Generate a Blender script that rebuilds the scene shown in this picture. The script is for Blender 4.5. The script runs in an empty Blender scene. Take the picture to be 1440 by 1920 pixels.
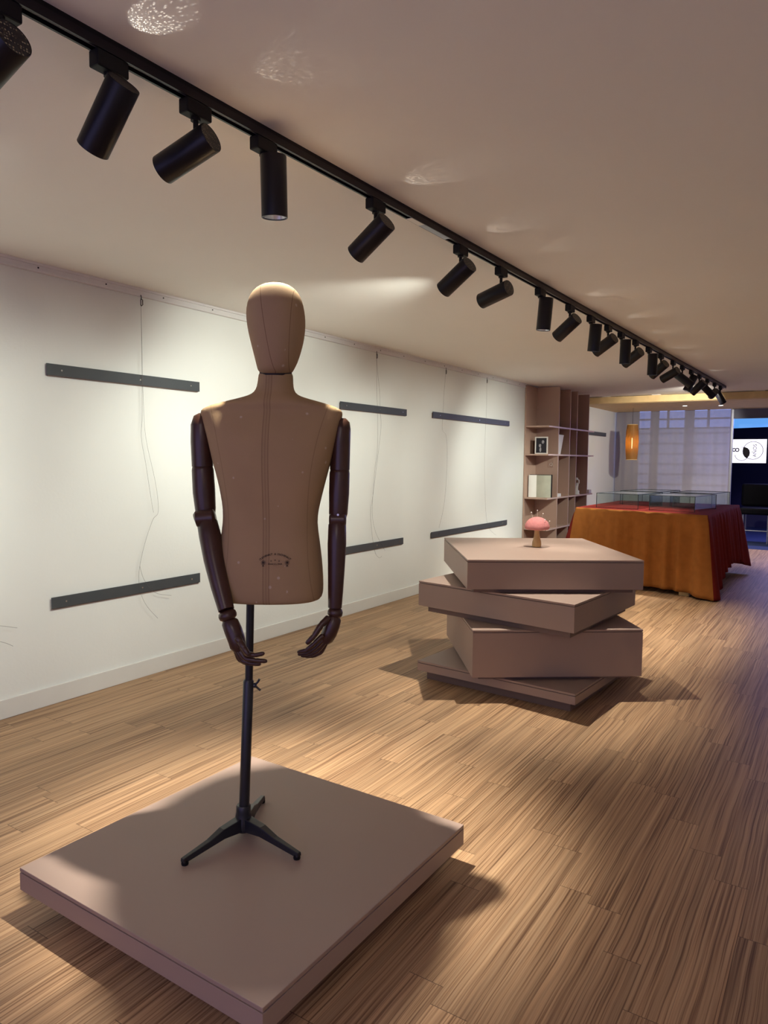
import bpy, bmesh, math, random
from mathutils import Vector, Matrix
R = math.radians
PI = math.pi
random.seed(7)
SC = bpy.context.scene
COL = SC.collection

# ------------------------------------------------------------------ camera
YAW, PITCH, ROLL = 0.57512, 0.07321, 0.00894
cam_d = bpy.data.cameras.new('camera')
cam = bpy.data.objects.new('camera', cam_d); COL.objects.link(cam)
fwd = Vector((-math.sin(YAW)*math.cos(PITCH), math.cos(YAW)*math.cos(PITCH), -math.sin(PITCH)))
rgt = Vector((math.cos(YAW), math.sin(YAW), 0)); upv = rgt.cross(fwd)
cr, sr = math.cos(ROLL), math.sin(ROLL)
r2 = rgt*cr + upv*sr; u2 = upv*cr - rgt*sr
cam.matrix_world = Matrix(((r2.x, u2.x, -fwd.x, 0), (r2.y, u2.y, -fwd.y, 0), (r2.z, u2.z, -fwd.z, 1.4), (0, 0, 0, 1)))
cam_d.sensor_fit = 'VERTICAL'; cam_d.sensor_height = 36; cam_d.lens = 25.11
cam_d.clip_start = 0.02; cam_d.clip_end = 100
SC.camera = cam
# ------------------------------------------------------------------ world, exposure
w = bpy.data.worlds.new('world'); SC.world = w; w.use_nodes = True
w.node_tree.nodes['Background'].inputs[0].default_value = (0.35, 0.36, 0.6, 1)
w.node_tree.nodes['Background'].inputs[1].default_value = 0.05
vs = SC.view_settings
vs.view_transform = 'Standard'; vs.look = 'None'; vs.exposure = 0.70; vs.gamma = 1.0
try: vs.use_curve_mapping = False
except Exception: pass
WALL_W = 54.0        # watts of a wall-washing head
DOWN_W = 130.0        # downward head
LCOL = (1.0, 0.94, 0.83)
WCOL = (0.97, 1.0, 0.90)

def area_light(name, loc, rot, sx, sy, power, color):
    d = bpy.data.lights.new(name, 'AREA'); d.shape = 'RECTANGLE'; d.size = sx; d.size_y = sy
    d.energy = power; d.color = color
    o = bpy.data.objects.new(name, d); COL.objects.link(o); o.location = loc; o.rotation_euler = rot
    return o
# daylight of dusk entering by the shop window behind the camera
area_light('window_daylight', (-1.0, -2.35, 1.35), (R(90), 0, 0), 4.0, 2.0, 19, (0.52, 0.46, 1.0))
# unseen warm fill, added behind the camera to brighten the near wall
area_light('unseen_warm_fill', (0.2, -0.9, 2.38), (0, 0, 0), 1.2, 0.6, 11, (1.0, 0.86, 0.76))

# ------------------------------------------------------------------ helpers
def mat(name, color=(0.5, 0.5, 0.5), rough=0.5, metal=0.0, spec=0.5, emit=None, es=0.0, noise=None, bump=None, trans=0.0):
    m = bpy.data.materials.new(name); m.use_nodes = True
    nt = m.node_tree; b = nt.nodes['Principled BSDF']
    b.inputs['Base Color'].default_value = (*color, 1)
    b.inputs['Roughness'].default_value = rough; b.inputs['Metallic'].default_value = metal
    b.inputs['Specular IOR Level'].default_value = spec
    b.inputs['Transmission Weight'].default_value = trans
    if emit: b.inputs['Emission Color'].default_value = (*emit, 1); b.inputs['Emission Strength'].default_value = es
    tc = nt.nodes.new('ShaderNodeTexCoord')
    if noise:   # (scale, amount)
        n = nt.nodes.new('ShaderNodeTexNoise'); n.inputs['Scale'].default_value = noise[0]; n.inputs['Detail'].default_value = 5
        nt.links.new(tc.outputs['Object'], n.inputs['Vector'])
        mx = nt.nodes.new('ShaderNodeMix'); mx.data_type = 'RGBA'
        a = noise[1]
        mx.inputs[6].default_value = (*[c*(1-a) for c in color], 1); mx.inputs[7].default_value = (*[min(1, c*(1+a)) for c in color], 1)
        nt.links.new(n.outputs[0], mx.inputs[0]); nt.links.new(mx.outputs[2], b.inputs['Base Color'])
    if bump:
        n2 = nt.nodes.new('ShaderNodeTexNoise'); n2.inputs['Scale'].default_value = bump[0]; n2.inputs['Detail'].default_value = 3
        nt.links.new(tc.outputs['Object'], n2.inputs['Vector'])
        bp = nt.nodes.new('ShaderNodeBump'); bp.inputs['Strength'].default_value = bump[1]; bp.inputs['Distance'].default_value = 0.01
        nt.links.new(n2.outputs[0], bp.inputs['Height']); nt.links.new(bp.outputs[0], b.inputs['Normal'])
    return m

def nmath(nt, op, a, b=None, c=None):
    n = nt.nodes.new('ShaderNodeMath'); n.operation = op
    for i, v in enumerate((a, b, c)):
        if v is None: continue
        if isinstance(v, (int, float)): n.inputs[i].default_value = v
        else: nt.links.new(v, n.inputs[i])
    return n.outputs[0]
def nmix(nt, f, a, b):
    n = nt.nodes.new('ShaderNodeMix'); n.data_type = 'RGBA'
    for i, v in ((0, f), (6, a), (7, b)):
        if isinstance(v, tuple): n.inputs[i].default_value = (*v, 1)
        elif isinstance(v, (int, float)): n.inputs[i].default_value = v
        else: nt.links.new(v, n.inputs[i])
    return n.outputs[2]

def floor_material():
    m = bpy.data.materials.new('striped wood floor'); m.use_nodes = True
    nt = m.node_tree; b = nt.nodes['Principled BSDF']
    tc = nt.nodes.new('ShaderNodeTexCoord'); sp = nt.nodes.new('ShaderNodeSeparateXYZ')
    nt.links.new(tc.outputs['Object'], sp.inputs[0])
    X, Y = sp.outputs[0], sp.outputs[1]
    W, L = 0.105, 0.92
    xi = nmath(nt, 'FLOOR', nmath(nt, 'DIVIDE', X, W))
    wn = nt.nodes.new('ShaderNodeTexWhiteNoise'); wn.noise_dimensions = '1D'; nt.links.new(xi, wn.inputs['W'])
    yo = nmath(nt, 'ADD', nmath(nt, 'DIVIDE', Y, L), nmath(nt, 'MULTIPLY', wn.outputs[0], 7.0))
    yi = nmath(nt, 'FLOOR', yo)
    cb = nt.nodes.new('ShaderNodeCombineXYZ'); nt.links.new(xi, cb.inputs[0]); nt.links.new(yi, cb.inputs[1])
    w2 = nt.nodes.new('ShaderNodeTexWhiteNoise'); w2.noise_dimensions = '2D'; nt.links.new(cb.outputs[0], w2.inputs['Vector'])
    plank = w2.outputs[0]
    # streaks: stretched noise, waved a little, different on each plank
    def streak(sx, sy, off, wob):
        wv = nt.nodes.new('ShaderNodeTexNoise'); wv.inputs['Scale'].default_value = 2.2
        nt.links.new(tc.outputs['Object'], wv.inputs['Vector'])
        xx = nmath(nt, 'ADD', nmath(nt, 'MULTIPLY', X, sx), nmath(nt, 'MULTIPLY', wv.outputs[0], wob))
        xx = nmath(nt, 'ADD', xx, nmath(nt, 'MULTIPLY', plank, off))
        c = nt.nodes.new('ShaderNodeCombineXYZ'); nt.links.new(xx, c.inputs[0]); nt.links.new(nmath(nt, 'MULTIPLY', Y, sy), c.inputs[1])
        nt.links.new(nmath(nt, 'MULTIPLY', plank, 31.0), c.inputs[2])
        n = nt.nodes.new('ShaderNodeTexNoise'); n.inputs['Scale'].default_value = 1.0; n.inputs['Detail'].default_value = 2.5; n.inputs['Roughness'].default_value = 0.6
        nt.links.new(c.outputs[0], n.inputs['Vector'])
        return n.outputs[0]
    s1 = streak(60, 0.7, 50, 1.6)
    s2 = streak(190, 1.2, 90, 3.0)
    r1 = nt.nodes.new('ShaderNodeMapRange'); nt.links.new(s1, r1.inputs[0]); r1.inputs[1].default_value = 0.33; r1.inputs[2].default_value = 0.67
    r2_ = nt.nodes.new('ShaderNodeMapRange'); nt.links.new(s2, r2_.inputs[0]); r2_.inputs[1].default_value = 0.36; r2_.inputs[2].default_value = 0.66
    c1 = nmix(nt, r1.outputs[0], (0.175, 0.085, 0.040), (0.44, 0.26, 0.135))
    c2 = nmix(nt, nmath(nt, 'MULTIPLY', r2_.outputs[0], 0.55), c1, (0.66, 0.46, 0.27))
    d2 = nt.nodes.new('ShaderNodeMapRange'); nt.links.new(s2, d2.inputs[0]); d2.inputs[1].default_value = 0.46; d2.inputs[2].default_value = 0.34
    c3 = nmix(nt, nmath(nt, 'MULTIPLY', d2.outputs[0], 0.6), c2, (0.10, 0.05, 0.025))
    pl = nmix(nt, plank, (0.84, 0.83, 0.82), (1.08, 1.06, 1.04))
    mul = nt.nodes.new('ShaderNodeMix'); mul.data_type = 'RGBA'; mul.blend_type = 'MULTIPLY'; mul.inputs[0].default_value = 1
    nt.links.new(c3, mul.inputs[6]); nt.links.new(pl, mul.inputs[7])
    # joints
    fx = nmath(nt, 'FRACT', nmath(nt, 'DIVIDE', X, W)); fy = nmath(nt, 'FRACT', yo)
    jx = nmath(nt, 'LESS_THAN', fx, 0.012); jy = nmath(nt, 'LESS_THAN', fy, 0.0022)
    j = nmath(nt, 'MAXIMUM', nmath(nt, 'MULTIPLY', jx, 0.5), nmath(nt, 'MULTIPLY', jy, 0.8))
    c4 = nmix(nt, j, mul.outputs[2], (0.05, 0.028, 0.015))
    nt.links.new(c4, b.inputs['Base Color'])
    b.inputs['Roughness'].default_value = 0.5; b.inputs['Specular IOR Level'].default_value = 0.35
    bp = nt.nodes.new('ShaderNodeBump'); bp.inputs['Strength'].default_value = 0.12; bp.inputs['Distance'].default_value = 0.002
    nt.links.new(s2, bp.inputs['Height']); nt.links.new(bp.outputs[0], b.inputs['Normal'])
    return m

M = {}
M['floor'] = floor_material()
M['wall'] = mat('white wall paint', (0.76, 0.775, 0.73), 0.85, noise=(2.5, 0.03), bump=(60, 0.06))
M['wallb'] = mat('navy wall paint', (0.032, 0.028, 0.085), 0.8, noise=(3, 0.1))
M['ceil'] = mat('ceiling paint', (0.86, 0.83, 0.77), 0.85, noise=(1.2, 0.03), bump=(8, 0.05))
M['base'] = mat('baseboard paint', (0.70, 0.69, 0.64), 0.55, noise=(8, 0.04))
M['rail'] = mat('white lacquered rail', (0.72, 0.70, 0.68), 0.4, noise=(20, 0.04))
M['black'] = mat('black powder coat', (0.005, 0.005, 0.008), 0.36, spec=0.35, noise=(40, 0.1))
M['blackm'] = mat('black matt plastic', (0.005, 0.005, 0.006), 0.55, spec=0.25, noise=(40, 0.1))
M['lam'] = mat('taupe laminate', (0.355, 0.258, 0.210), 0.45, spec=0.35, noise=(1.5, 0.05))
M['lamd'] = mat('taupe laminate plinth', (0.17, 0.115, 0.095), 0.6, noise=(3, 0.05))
M['gap'] = mat('painted gap shade', (0.06, 0.04, 0.035), 0.7, noise=(3, 0.05))
M['shelf'] = mat('salmon taupe shelf board', (0.48, 0.325, 0.25), 0.5, noise=(3, 0.06))
M['bar'] = mat('slate grey mounting bar', (0.058, 0.066, 0.072), 0.45, noise=(12, 0.12))
M['steel'] = mat('steel screw', (0.75, 0.75, 0.72), 0.25, metal=0.9, noise=(20, 0.05))
M['nylon'] = mat('thin steel cable', (0.12, 0.11, 0.10), 0.4, metal=0.3, noise=(20, 0.05))
M['woodarm'] = mat('dark stained wood', (0.058, 0.024, 0.015), 0.30, spec=0.5, noise=(18, 0.35))
M['iron'] = mat('black cast iron', (0.008, 0.010, 0.016), 0.35, spec=0.6, noise=(50, 0.2))
M['velvet'] = mat('rust velvet', (0.37, 0.135, 0.030), 0.85, spec=0.15, noise=(14, 0.22), bump=(70, 0.12))
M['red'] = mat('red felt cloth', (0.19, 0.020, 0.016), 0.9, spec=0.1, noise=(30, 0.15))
M['pine'] = mat('pine timber', (0.66, 0.47, 0.22), 0.55, noise=(9, 0.22))
M['glassedge'] = mat('dark glass edge', (0.03, 0.045, 0.045), 0.2, noise=(9, 0.1))
M['white'] = mat('white card', (0.80, 0.78, 0.72), 0.6, noise=(12, 0.04))
M['pink'] = mat('pink velvet cap', (0.52, 0.20, 0.19), 0.8, spec=0.2, noise=(90, 0.18), bump=(160, 0.3))
M['stem'] = mat('turned beech', (0.48, 0.30, 0.12), 0.45, noise=(22, 0.2))
M['ink'] = mat('black ink', (0.012, 0.008, 0.008), 0.7, noise=(30, 0.2))
M['carpet'] = mat('navy carpet', (0.012, 0.025, 0.085), 0.95, noise=(40, 0.2))
M['frameal'] = mat('grey aluminium frame', (0.35, 0.37, 0.42), 0.35, metal=0.5, noise=(10, 0.06))
M['leather'] = mat('black leather', (0.004, 0.004, 0.006), 0.6, spec=0.08, noise=(30, 0.2))
M['led'] = mat('lamp emitter', (0.9, 0.9, 0.9), 0.4, emit=(0.92, 0.97, 1.0), es=7.0, noise=(60, 0.05))
M['reflector'] = mat('reflector', (0.6, 0.6, 0.6), 0.2, metal=0.9, noise=(60, 0.05))
M['bluelight'] = mat('blue cove light', (0.05, 0.1, 0.2), 0.5, emit=(0.12, 0.36, 0.85), es=0.62, noise=(2, 0.2))
M['screen'] = mat('lit screen', (0.02, 0.02, 0.02), 0.2, emit=(0.80, 0.76, 0.92), es=1.0, noise=(2, 0.02))
M['brownb'] = mat('brown book cloth', (0.10, 0.045, 0.02), 0.7, noise=(30, 0.2))

def glass_mat():
    m = bpy.data.materials.new('clear glass'); m.use_nodes = True; nt = m.node_tree
    b = nt.nodes['Principled BSDF']; out = nt.nodes['Material Output']
    b.inputs['Base Color'].default_value = (0.75, 0.85, 0.83, 1); b.inputs['Roughness'].default_value = 0.03
    b.inputs['Specular IOR Level'].default_value = 0.6
    t = nt.nodes.new('ShaderNodeBsdfTransparent'); t.inputs[0].default_value = (0.94, 0.97, 0.96, 1)
    g = nt.nodes.new('ShaderNodeBsdfGlossy'); g.inputs['Roughness'].default_value = 0.04; g.inputs[0].default_value = (0.8, 0.85, 0.85, 1)
    fr = nt.nodes.new('ShaderNodeFresnel'); fr.inputs[0].default_value = 1.45
    mx = nt.nodes.new('ShaderNodeMixShader')
    ge = nt.nodes.new('ShaderNodeNewGeometry'); ff = nmath(nt, 'MULTIPLY', fr.outputs[0], nmath(nt, 'SUBTRACT', 1.0, ge.outputs['Backfacing']))
    nt.links.new(ff, mx.inputs[0]); nt.links.new(t.outputs[0], mx.inputs[1]); nt.links.new(g.outputs[0], mx.inputs[2])
    nt.links.new(mx.outputs[0], out.inputs[0]); return m
M['glass'] = glass_mat()
M['lid'] = glass_mat(); nt_ = M['lid'].node_tree; o_ = nt_.nodes['Material Output']; old_ = o_.inputs[0].links[0].from_socket
df_ = nt_.nodes.new('ShaderNodeBsdfDiffuse'); df_.inputs[0].default_value = (0.35, 0.36, 0.38, 1); m2_ = nt_.nodes.new('ShaderNodeMixShader'); m2_.inputs[0].default_value = 0.14  # grey diffuse share paints a pale milky reflection on the lid
nt_.links.new(old_, m2_.inputs[1]); nt_.links.new(df_.outputs[0], m2_.inputs[2]); nt_.links.new(m2_.outputs[0], o_.inputs[0])

def sheer_mat():
    m = bpy.data.materials.new('sheer voile'); m.use_nodes = True; nt = m.node_tree
    out = nt.nodes['Material Output']; nt.nodes.remove(nt.nodes['Principled BSDF'])
    t = nt.nodes.new('ShaderNodeBsdfTransparent'); t.inputs[0].default_value = (0.9, 0.9, 0.95, 1)
    d = nt.nodes.new('ShaderNodeBsdfDiffuse'); d.inputs[0].default_value = (0.62, 0.58, 0.55, 1)
    tr = nt.nodes.new('ShaderNodeBsdfTranslucent'); tr.inputs[0].default_value = (0.6, 0.6, 0.66, 1)
    a = nt.nodes.new('ShaderNodeMixShader'); a.inputs[0].default_value = 0.35
    nt.links.new(d.outputs[0], a.inputs[1]); nt.links.new(tr.outputs[0], a.inputs[2])
    tc = nt.nodes.new('ShaderNodeTexCoord'); wv = nt.nodes.new('ShaderNodeTexNoise'); wv.inputs['Scale'].default_value = 300
    nt.links.new(tc.outputs['Object'], wv.inputs['Vector'])
    f = nt.nodes.new('ShaderNodeMapRange'); nt.links.new(wv.outputs[0], f.inputs[0]); f.inputs[3].default_value = 0.52; f.inputs[4].default_value = 0.72
    mx = nt.nodes.new('ShaderNodeMixShader'); nt.links.new(f.outputs[0], mx.inputs[0])
    nt.links.new(t.outputs[0], mx.inputs[1]); nt.links.new(a.outputs[0], mx.inputs[2]); nt.links.new(mx.outputs[0], out.inputs[0])
    return m
M['sheer'] = sheer_mat()

def perf_mat():
    m = mat('perforated black cap', (0.01, 0.009, 0.009), 0.5)
    nt = m.node_tree; b = nt.nodes['Principled BSDF']
    tc = nt.nodes.new('ShaderNodeTexCoord'); v = nt.nodes.new('ShaderNodeTexVoronoi'); v.inputs['Scale'].default_value = 140
    v.inputs['Randomness'].default_value = 0.35
    nt.links.new(tc.outputs['Object'], v.inputs['Vector'])
    l = nmath(nt, 'LESS_THAN', v.outputs['Distance'], 0.27)
    nt.links.new(nmix(nt, l, (0.01, 0.009, 0.009), (0.10, 0.06, 0.04)), b.inputs['Base Color'])
    nt.links.new(nmath(nt, 'MULTIPLY', l, 0.05), b.inputs['Emission Strength'])   # lamp light seen through the holes
    b.inputs['Emission Color'].default_value = (1.0, 0.75, 0.5, 1)
    return m
M['perf'] = perf_mat()

def linen_mat(name, base, seam, kind):
    m = mat(name, base, 0.85, spec=0.15)
    nt = m.node_tree; b = nt.nodes['Principled BSDF']
    tc = nt.nodes.new('ShaderNodeTexCoord'); sp = nt.nodes.new('ShaderNodeSeparateXYZ'); nt.links.new(tc.outputs['Object'], sp.inputs[0])
    n = nt.nodes.new('ShaderNodeTexNoise'); n.inputs['Scale'].default_value = 5; n.inputs['Detail'].default_value = 8; nt.links.new(tc.outputs['Object'], n.inputs['Vector'])
    c = nmix(nt, n.outputs[0], tuple(x*0.86 for x in base), tuple(x*1.14 for x in base))
    v = nt.nodes.new('ShaderNodeTexVoronoi'); v.inputs['Scale'].default_value = 26; nt.links.new(tc.outputs['Object'], v.inputs['Vector'])
    n3 = nt.nodes.new('ShaderNodeTexNoise'); n3.inputs['Scale'].default_value = 11; nt.links.new(tc.outputs['Object'], n3.inputs['Vector'])
    spk = nmath(nt, 'MULTIPLY', nmath(nt, 'LESS_THAN', v.outputs['Distance'], 0.13), nmath(nt, 'GREATER_THAN', n3.outputs[0], 0.55))
    c = nmix(nt, nmath(nt, 'MULTIPLY', spk, 0.5), c, (0.62, 0.52, 0.42))
    front = nmath(nt, 'LESS_THAN', sp.outputs[1], 0.0)
    if kind == 'torso':
        ax = nmath(nt, 'ABSOLUTE', nmath(nt, 'SUBTRACT', sp.outputs[0], 0.096))
        band = nmath(nt, 'MULTIPLY', nmath(nt, 'LESS_THAN', ax, 0.011), front)
        ln = nmath(nt, 'MULTIPLY', nmath(nt, 'LESS_THAN', nmath(nt, 'ABSOLUTE', nmath(nt, 'SUBTRACT', ax, 0.009)), 0.0016), front)
        ln0 = nmath(nt, 'MULTIPLY', nmath(nt, 'LESS_THAN', ax, 0.0010), front)
        # curved side seam
        zz = nmath(nt, 'SUBTRACT', sp.outputs[2], 1.03)
        sx = nmath(nt, 'ADD', 0.122, nmath(nt, 'MULTIPLY', nmath(nt, 'MULTIPLY', zz, zz), 0.42))
        ls = nmath(nt, 'MULTIPLY', nmath(nt, 'LESS_THAN', nmath(nt, 'ABSOLUTE', nmath(nt, 'SUBTRACT', ax, sx)), 0.0012), front)
        c = nmix(nt, nmath(nt, 'MULTIPLY', band, 0.14), c, seam)
        c = nmix(nt, nmath(nt, 'MULTIPLY', nmath(nt, 'MAXIMUM', nmath(nt, 'MAXIMUM', ln, ln0), ls), 0.36), c, seam)
    else:
        zz = nmath(nt, 'SUBTRACT', sp.outputs[2], 1.52)
        lx = nmath(nt, 'SUBTRACT', 0.119, nmath(nt, 'MULTIPLY', nmath(nt, 'POWER', nmath(nt, 'ABSOLUTE', zz), 0.75), 0.128))
        l1 = nmath(nt, 'LESS_THAN', nmath(nt, 'ABSOLUTE', nmath(nt, 'SUBTRACT', sp.outputs[0], lx)), 0.0013)
        rx = nmath(nt, 'ADD', 0.158, nmath(nt, 'MULTIPLY', zz, 0.06))
        l2 = nmath(nt, 'LESS_THAN', nmath(nt, 'ABSOLUTE', nmath(nt, 'SUBTRACT', sp.outputs[0], rx)), 0.0010)
        c = nmix(nt, nmath(nt, 'MULTIPLY', nmath(nt, 'MULTIPLY', nmath(nt, 'MAXIMUM', l1, l2), front), 0.6), c, seam)
    nt.links.new(c, b.inputs['Base Color'])
    n2 = nt.nodes.new('ShaderNodeTexNoise'); n2.inputs['Scale'].default_value = 420; nt.links.new(tc.outputs['Object'], n2.inputs['Vector'])
    bp = nt.nodes.new('ShaderNodeBump'); bp.inputs['Strength'].default_value = 0.25; bp.inputs['Distance'].default_value = 0.002
    nt.links.new(n2.outputs[0], bp.inputs['Height']); nt.links.new(bp.outputs[0], b.inputs['Normal'])
    return m
M['linen'] = linen_mat('ochre linen', (0.41, 0.28, 0.15), (0.16, 0.09, 0.05), 'torso')
M['linenh'] = linen_mat('ochre linen head', (0.40, 0.275, 0.16), (0.16, 0.09, 0.05), 'head')

def veneer_mat():
    m = mat('amber veneer', (0.42, 0.24, 0.06), 0.6, noise=(20, 0.2))
    nt = m.node_tree; b = nt.nodes['Principled BSDF']
    b.inputs['Transmission Weight'].default_value = 0.0
    out = nt.nodes['Material Output']
    t = nt.nodes.new('ShaderNodeBsdfTranslucent'); t.inputs[0].default_value = (0.62, 0.40, 0.13, 1)
    mx = nt.nodes.new('ShaderNodeMixShader'); mx.inputs[0].default_value = 0.55
    nt.links.new(b.outputs[0], mx.inputs[1]); nt.links.new(t.outputs[0], mx.inputs[2]); nt.links.new(mx.outputs[0], out.inputs[0])
    return m
M['veneer'] = veneer_mat()

def photo_mat():
    m = mat('black and white photo print', (0.05, 0.05, 0.05), 0.3); nt = m.node_tree; b = nt.nodes['Principled BSDF']
    tc = nt.nodes.new('ShaderNodeTexCoord'); sp = nt.nodes.new('ShaderNodeSeparateXYZ'); nt.links.new(tc.outputs['Object'], sp.inputs[0])
    def blob(x, z, rx, rz):
        a = nmath(nt, 'POWER', nmath(nt, 'ABSOLUTE', nmath(nt, 'DIVIDE', nmath(nt, 'SUBTRACT', sp.outputs[0], x), rx)), 2.0)
        c = nmath(nt, 'POWER', nmath(nt, 'ABSOLUTE', nmath(nt, 'DIVIDE', nmath(nt, 'SUBTRACT', sp.outputs[2], z), rz)), 2.0)
        return nmath(nt, 'LESS_THAN', nmath(nt, 'ADD', a, c), 1.0)
    k = nmath(nt, 'MAXIMUM', blob(0.022, 0.165, 0.017, 0.024), blob(-0.018, 0.115, 0.016, 0.022))
    k = nmath(nt, 'MAXIMUM', k, blob(-0.012, 0.06, 0.012, 0.035))
    n = nt.nodes.new('ShaderNodeTexNoise'); n.inputs['Scale'].default_value = 60; nt.links.new(tc.outputs['Object'], n.inputs['Vector'])
    c = nmix(nt, nmath(nt, 'MULTIPLY', k, n.outputs[0]), (0.008, 0.008, 0.012), (0.75, 0.75, 0.78))
    nt.links.new(c, b.inputs['Base Color']); return m
M['photo'] = photo_mat()

def bx(bm, x0, x1, y0, y1, z0, z1):
    vs_ = [bm.verts.new(p) for p in ((x0,y0,z0),(x1,y0,z0),(x1,y1,z0),(x0,y1,z0),(x0,y0,z1),(x1,y0,z1),(x1,y1,z1),(x0,y1,z1))]
    for f in ((3,2,1,0),(4,5,6,7),(0,1,5,4),(1,2,6,5),(2,3,7,6),(3,0,4,7)): bm.faces.new([vs_[i] for i in f])
def obj(name, bm, m, parent=None, bevel=0.0, smooth=False, loc=None, rot=None):
    bmesh.ops.recalc_face_normals(bm, faces=bm.faces)
    me = bpy.data.meshes.new(name); bm.to_mesh(me); bm.free()
    for mm in (m if isinstance(m, (list, tuple)) else [m]): me.materials.append(mm)
    if smooth:
        for p in me.polygons: p.use_smooth = True
    o = bpy.data.objects.new(name, me); COL.objects.link(o)
    if parent: o.parent = parent
    if loc is not None: o.location = loc
    if rot is not None: o.rotation_euler = rot
    if bevel:
        md = o.modifiers.new('bevel', 'BEVEL'); md.width = bevel; md.segments = 2; md.limit_method = 'ANGLE'
    return o
def box(name, dims, m, parent=None, bevel=0.0, loc=None, rot=None):
    bm = bmesh.new(); bx(bm, *dims); return obj(name, bm, m, parent, bevel, loc=loc, rot=rot)
def smooth_angle(o, a=40):
    for p in o.data.polygons: p.use_smooth = True
    try: o.data.set_sharp_from_angle(angle=R(a))
    except Exception: pass
    return o
def ring_loft(bm, rings, cap=True):
    prev = None; first = None
    for ring in rings:
        vs_ = [bm.verts.new(p) for p in ring]
        if prev:
            n = len(vs_)
            for i in range(n): bm.faces.new((prev[i], prev[(i+1) % n], vs_[(i+1) % n], vs_[i]))
        else: first = vs_
        prev = vs_
    if cap: bm.faces.new(list(reversed(first))); bm.faces.new(prev)
def tube(bm, pts, radii, seg=12, cap=True, flat=1.0):
    pts = [Vector(p) for p in pts]; n = len(pts)
    if not isinstance(radii, (list, tuple)): radii = [radii]*n
    rings = []; ref = None
    for i, p in enumerate(pts):
        t = (pts[min(i+1, n-1)] - pts[max(i-1, 0)]).normalized()
        if ref is None:
            ref = Vector((0, 1, 0)) if abs(t.y) < 0.9 else Vector((1, 0, 0))
        a = (ref - t*ref.dot(t)).normalized(); b = t.cross(a); ref = a
        rings.append([p + a*(math.cos(2*PI*k/seg)*radii[i]*flat) + b*(math.sin(2*PI*k/seg)*radii[i]) for k in range(seg)])
    ring_loft(bm, rings, cap)
def lathe(bm, prof, seg=32, origin=(0, 0, 0)):
    o = Vector(origin)
    rings = [[o + Vector((r*math.cos(2*PI*k/seg), r*math.sin(2*PI*k/seg), z)) for k in range(seg)] for r, z in prof]
    ring_loft(bm, rings)
def empty(name, loc, label, cat, group=None, rz=0.0):
    o = bpy.data.objects.new(name, None); COL.objects.link(o); o.location = loc; o.rotation_euler = (0, 0, rz)
    o.empty_display_size = 0.1
    o['label'] = label; o['category'] = cat
    if group: o['group'] = group
    return o
def tag(o, label, cat, group=None):
    o['label'] = label; o['category'] = cat
    if group: o['group'] = group
    return o
def struct(o): o['kind'] = 'structure'; return o
def catmull(pts, k=6):
    P_ = [Vector(p) for p in pts]; out = []
    for i in range(len(P_)-1):
        a = P_[max(i-1, 0)]; b = P_[i]; c = P_[i+1]; d = P_[min(i+2, len(P_)-1)]
        for j in range(k):
            t = j/k
            out.append(0.5*((2*b) + (c-a)*t + (2*a-5*b+4*c-d)*t*t + (3*b-a-3*c+d)*t**3))
    out.append(P_[-1]); return out

# ------------------------------------------------------------------ room shell
XL, XR, YN, YF, H = -3.73, 1.6, -2.5, 13.85, 2.44
YE = 17.5
struct(box('floor', (XL-0.1, XR+0.1, YN-0.1, 12.95, -0.06, 0), M['floor']))
struct(box('floor_carpet', (XL-0.1, XR+0.1, 12.95, YE+0.1, -0.06, 0.0), M['carpet']))
struct(box('ceiling', (XL-0.1, XR+0.1, YN-0.1, 11.7, H, H+0.08), M['ceil']))
struct(box('ceiling_far', (XL-0.1, XR+0.1, 11.7, YE+0.1, 2.62, 2.70), M['wallb']))
struct(box('wall_left', (XL-0.12, XL, YN-0.1, YF+0.02, -0.06, 2.70), M['wall']))
struct(box('wall_left_far', (XL-0.12, XL, YF+0.02, YE+0.1, -0.06, 2.70), M['wallb']))
struct(box('wall_right', (XR, XR+0.12, YN-0.1, YE+0.1, -0.06, 2.70), M['wall']))
struct(box('wall_back', (XL-0.12, XR+0.12, YE, YE+0.12, -0.06, 2.70), M['wallb']))
bm = bmesh.new()
bx(bm, XL-0.12, -3.2, YN-0.1, YN, -0.06, 2.62); bx(bm, 1.2, XR+0.12, YN-0.1, YN, -0.06, 2.62)
bx(bm, -3.2, 1.2, YN-0.1, YN, -0.06, 0.3); bx(bm, -3.2, 1.2, YN-0.1, YN, 2.4, 2.62)
struct(obj('wall_front', bm, M['wall']))
bm = bmesh.new()
for x in (-3.2, -1.75, -0.3, 1.14): bx(bm, x, x+0.06, YN-0.06, YN-0.01, 0.3, 2.4)
bx(bm, -3.2, 1.2, YN-0.06, YN-0.01, 0.3, 0.36); bx(bm, -3.2, 1.2, YN-0.06, YN-0.01, 2.34, 2.4)
struct(obj('window_1', bm, M['frameal']))
bm = bmesh.new(); bx(bm, XL, XL+0.014, YN, 9.22, 0, 0.105); bx(bm, XL, XL+0.014, 11.3, YF, 0, 0.105)
struct(obj('baseboard_left', bm, M['base'], bevel=0.003))
bm = bmesh.new()
bx(bm, XL, XL+0.018, YN, 9.22, 2.397, 2.437); bx(bm, XL, XL+0.026, YN, 9.22, 2.425, 2.440)
bx(bm, XL, XL+0.026, YN, 9.22, 2.390, 2.400)
struct(obj('trim_1', bm, M['rail'], bevel=0.001))
bm = bmesh.new()
y = 0.6
while y < 9.2:
    tube(bm, [(XL+0.017, y, 2.414), (XL+0.0205, y, 2.414)], 0.0045, 8); y += 0.42
struct(obj('trim_2', bm, M['blackm']))

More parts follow.
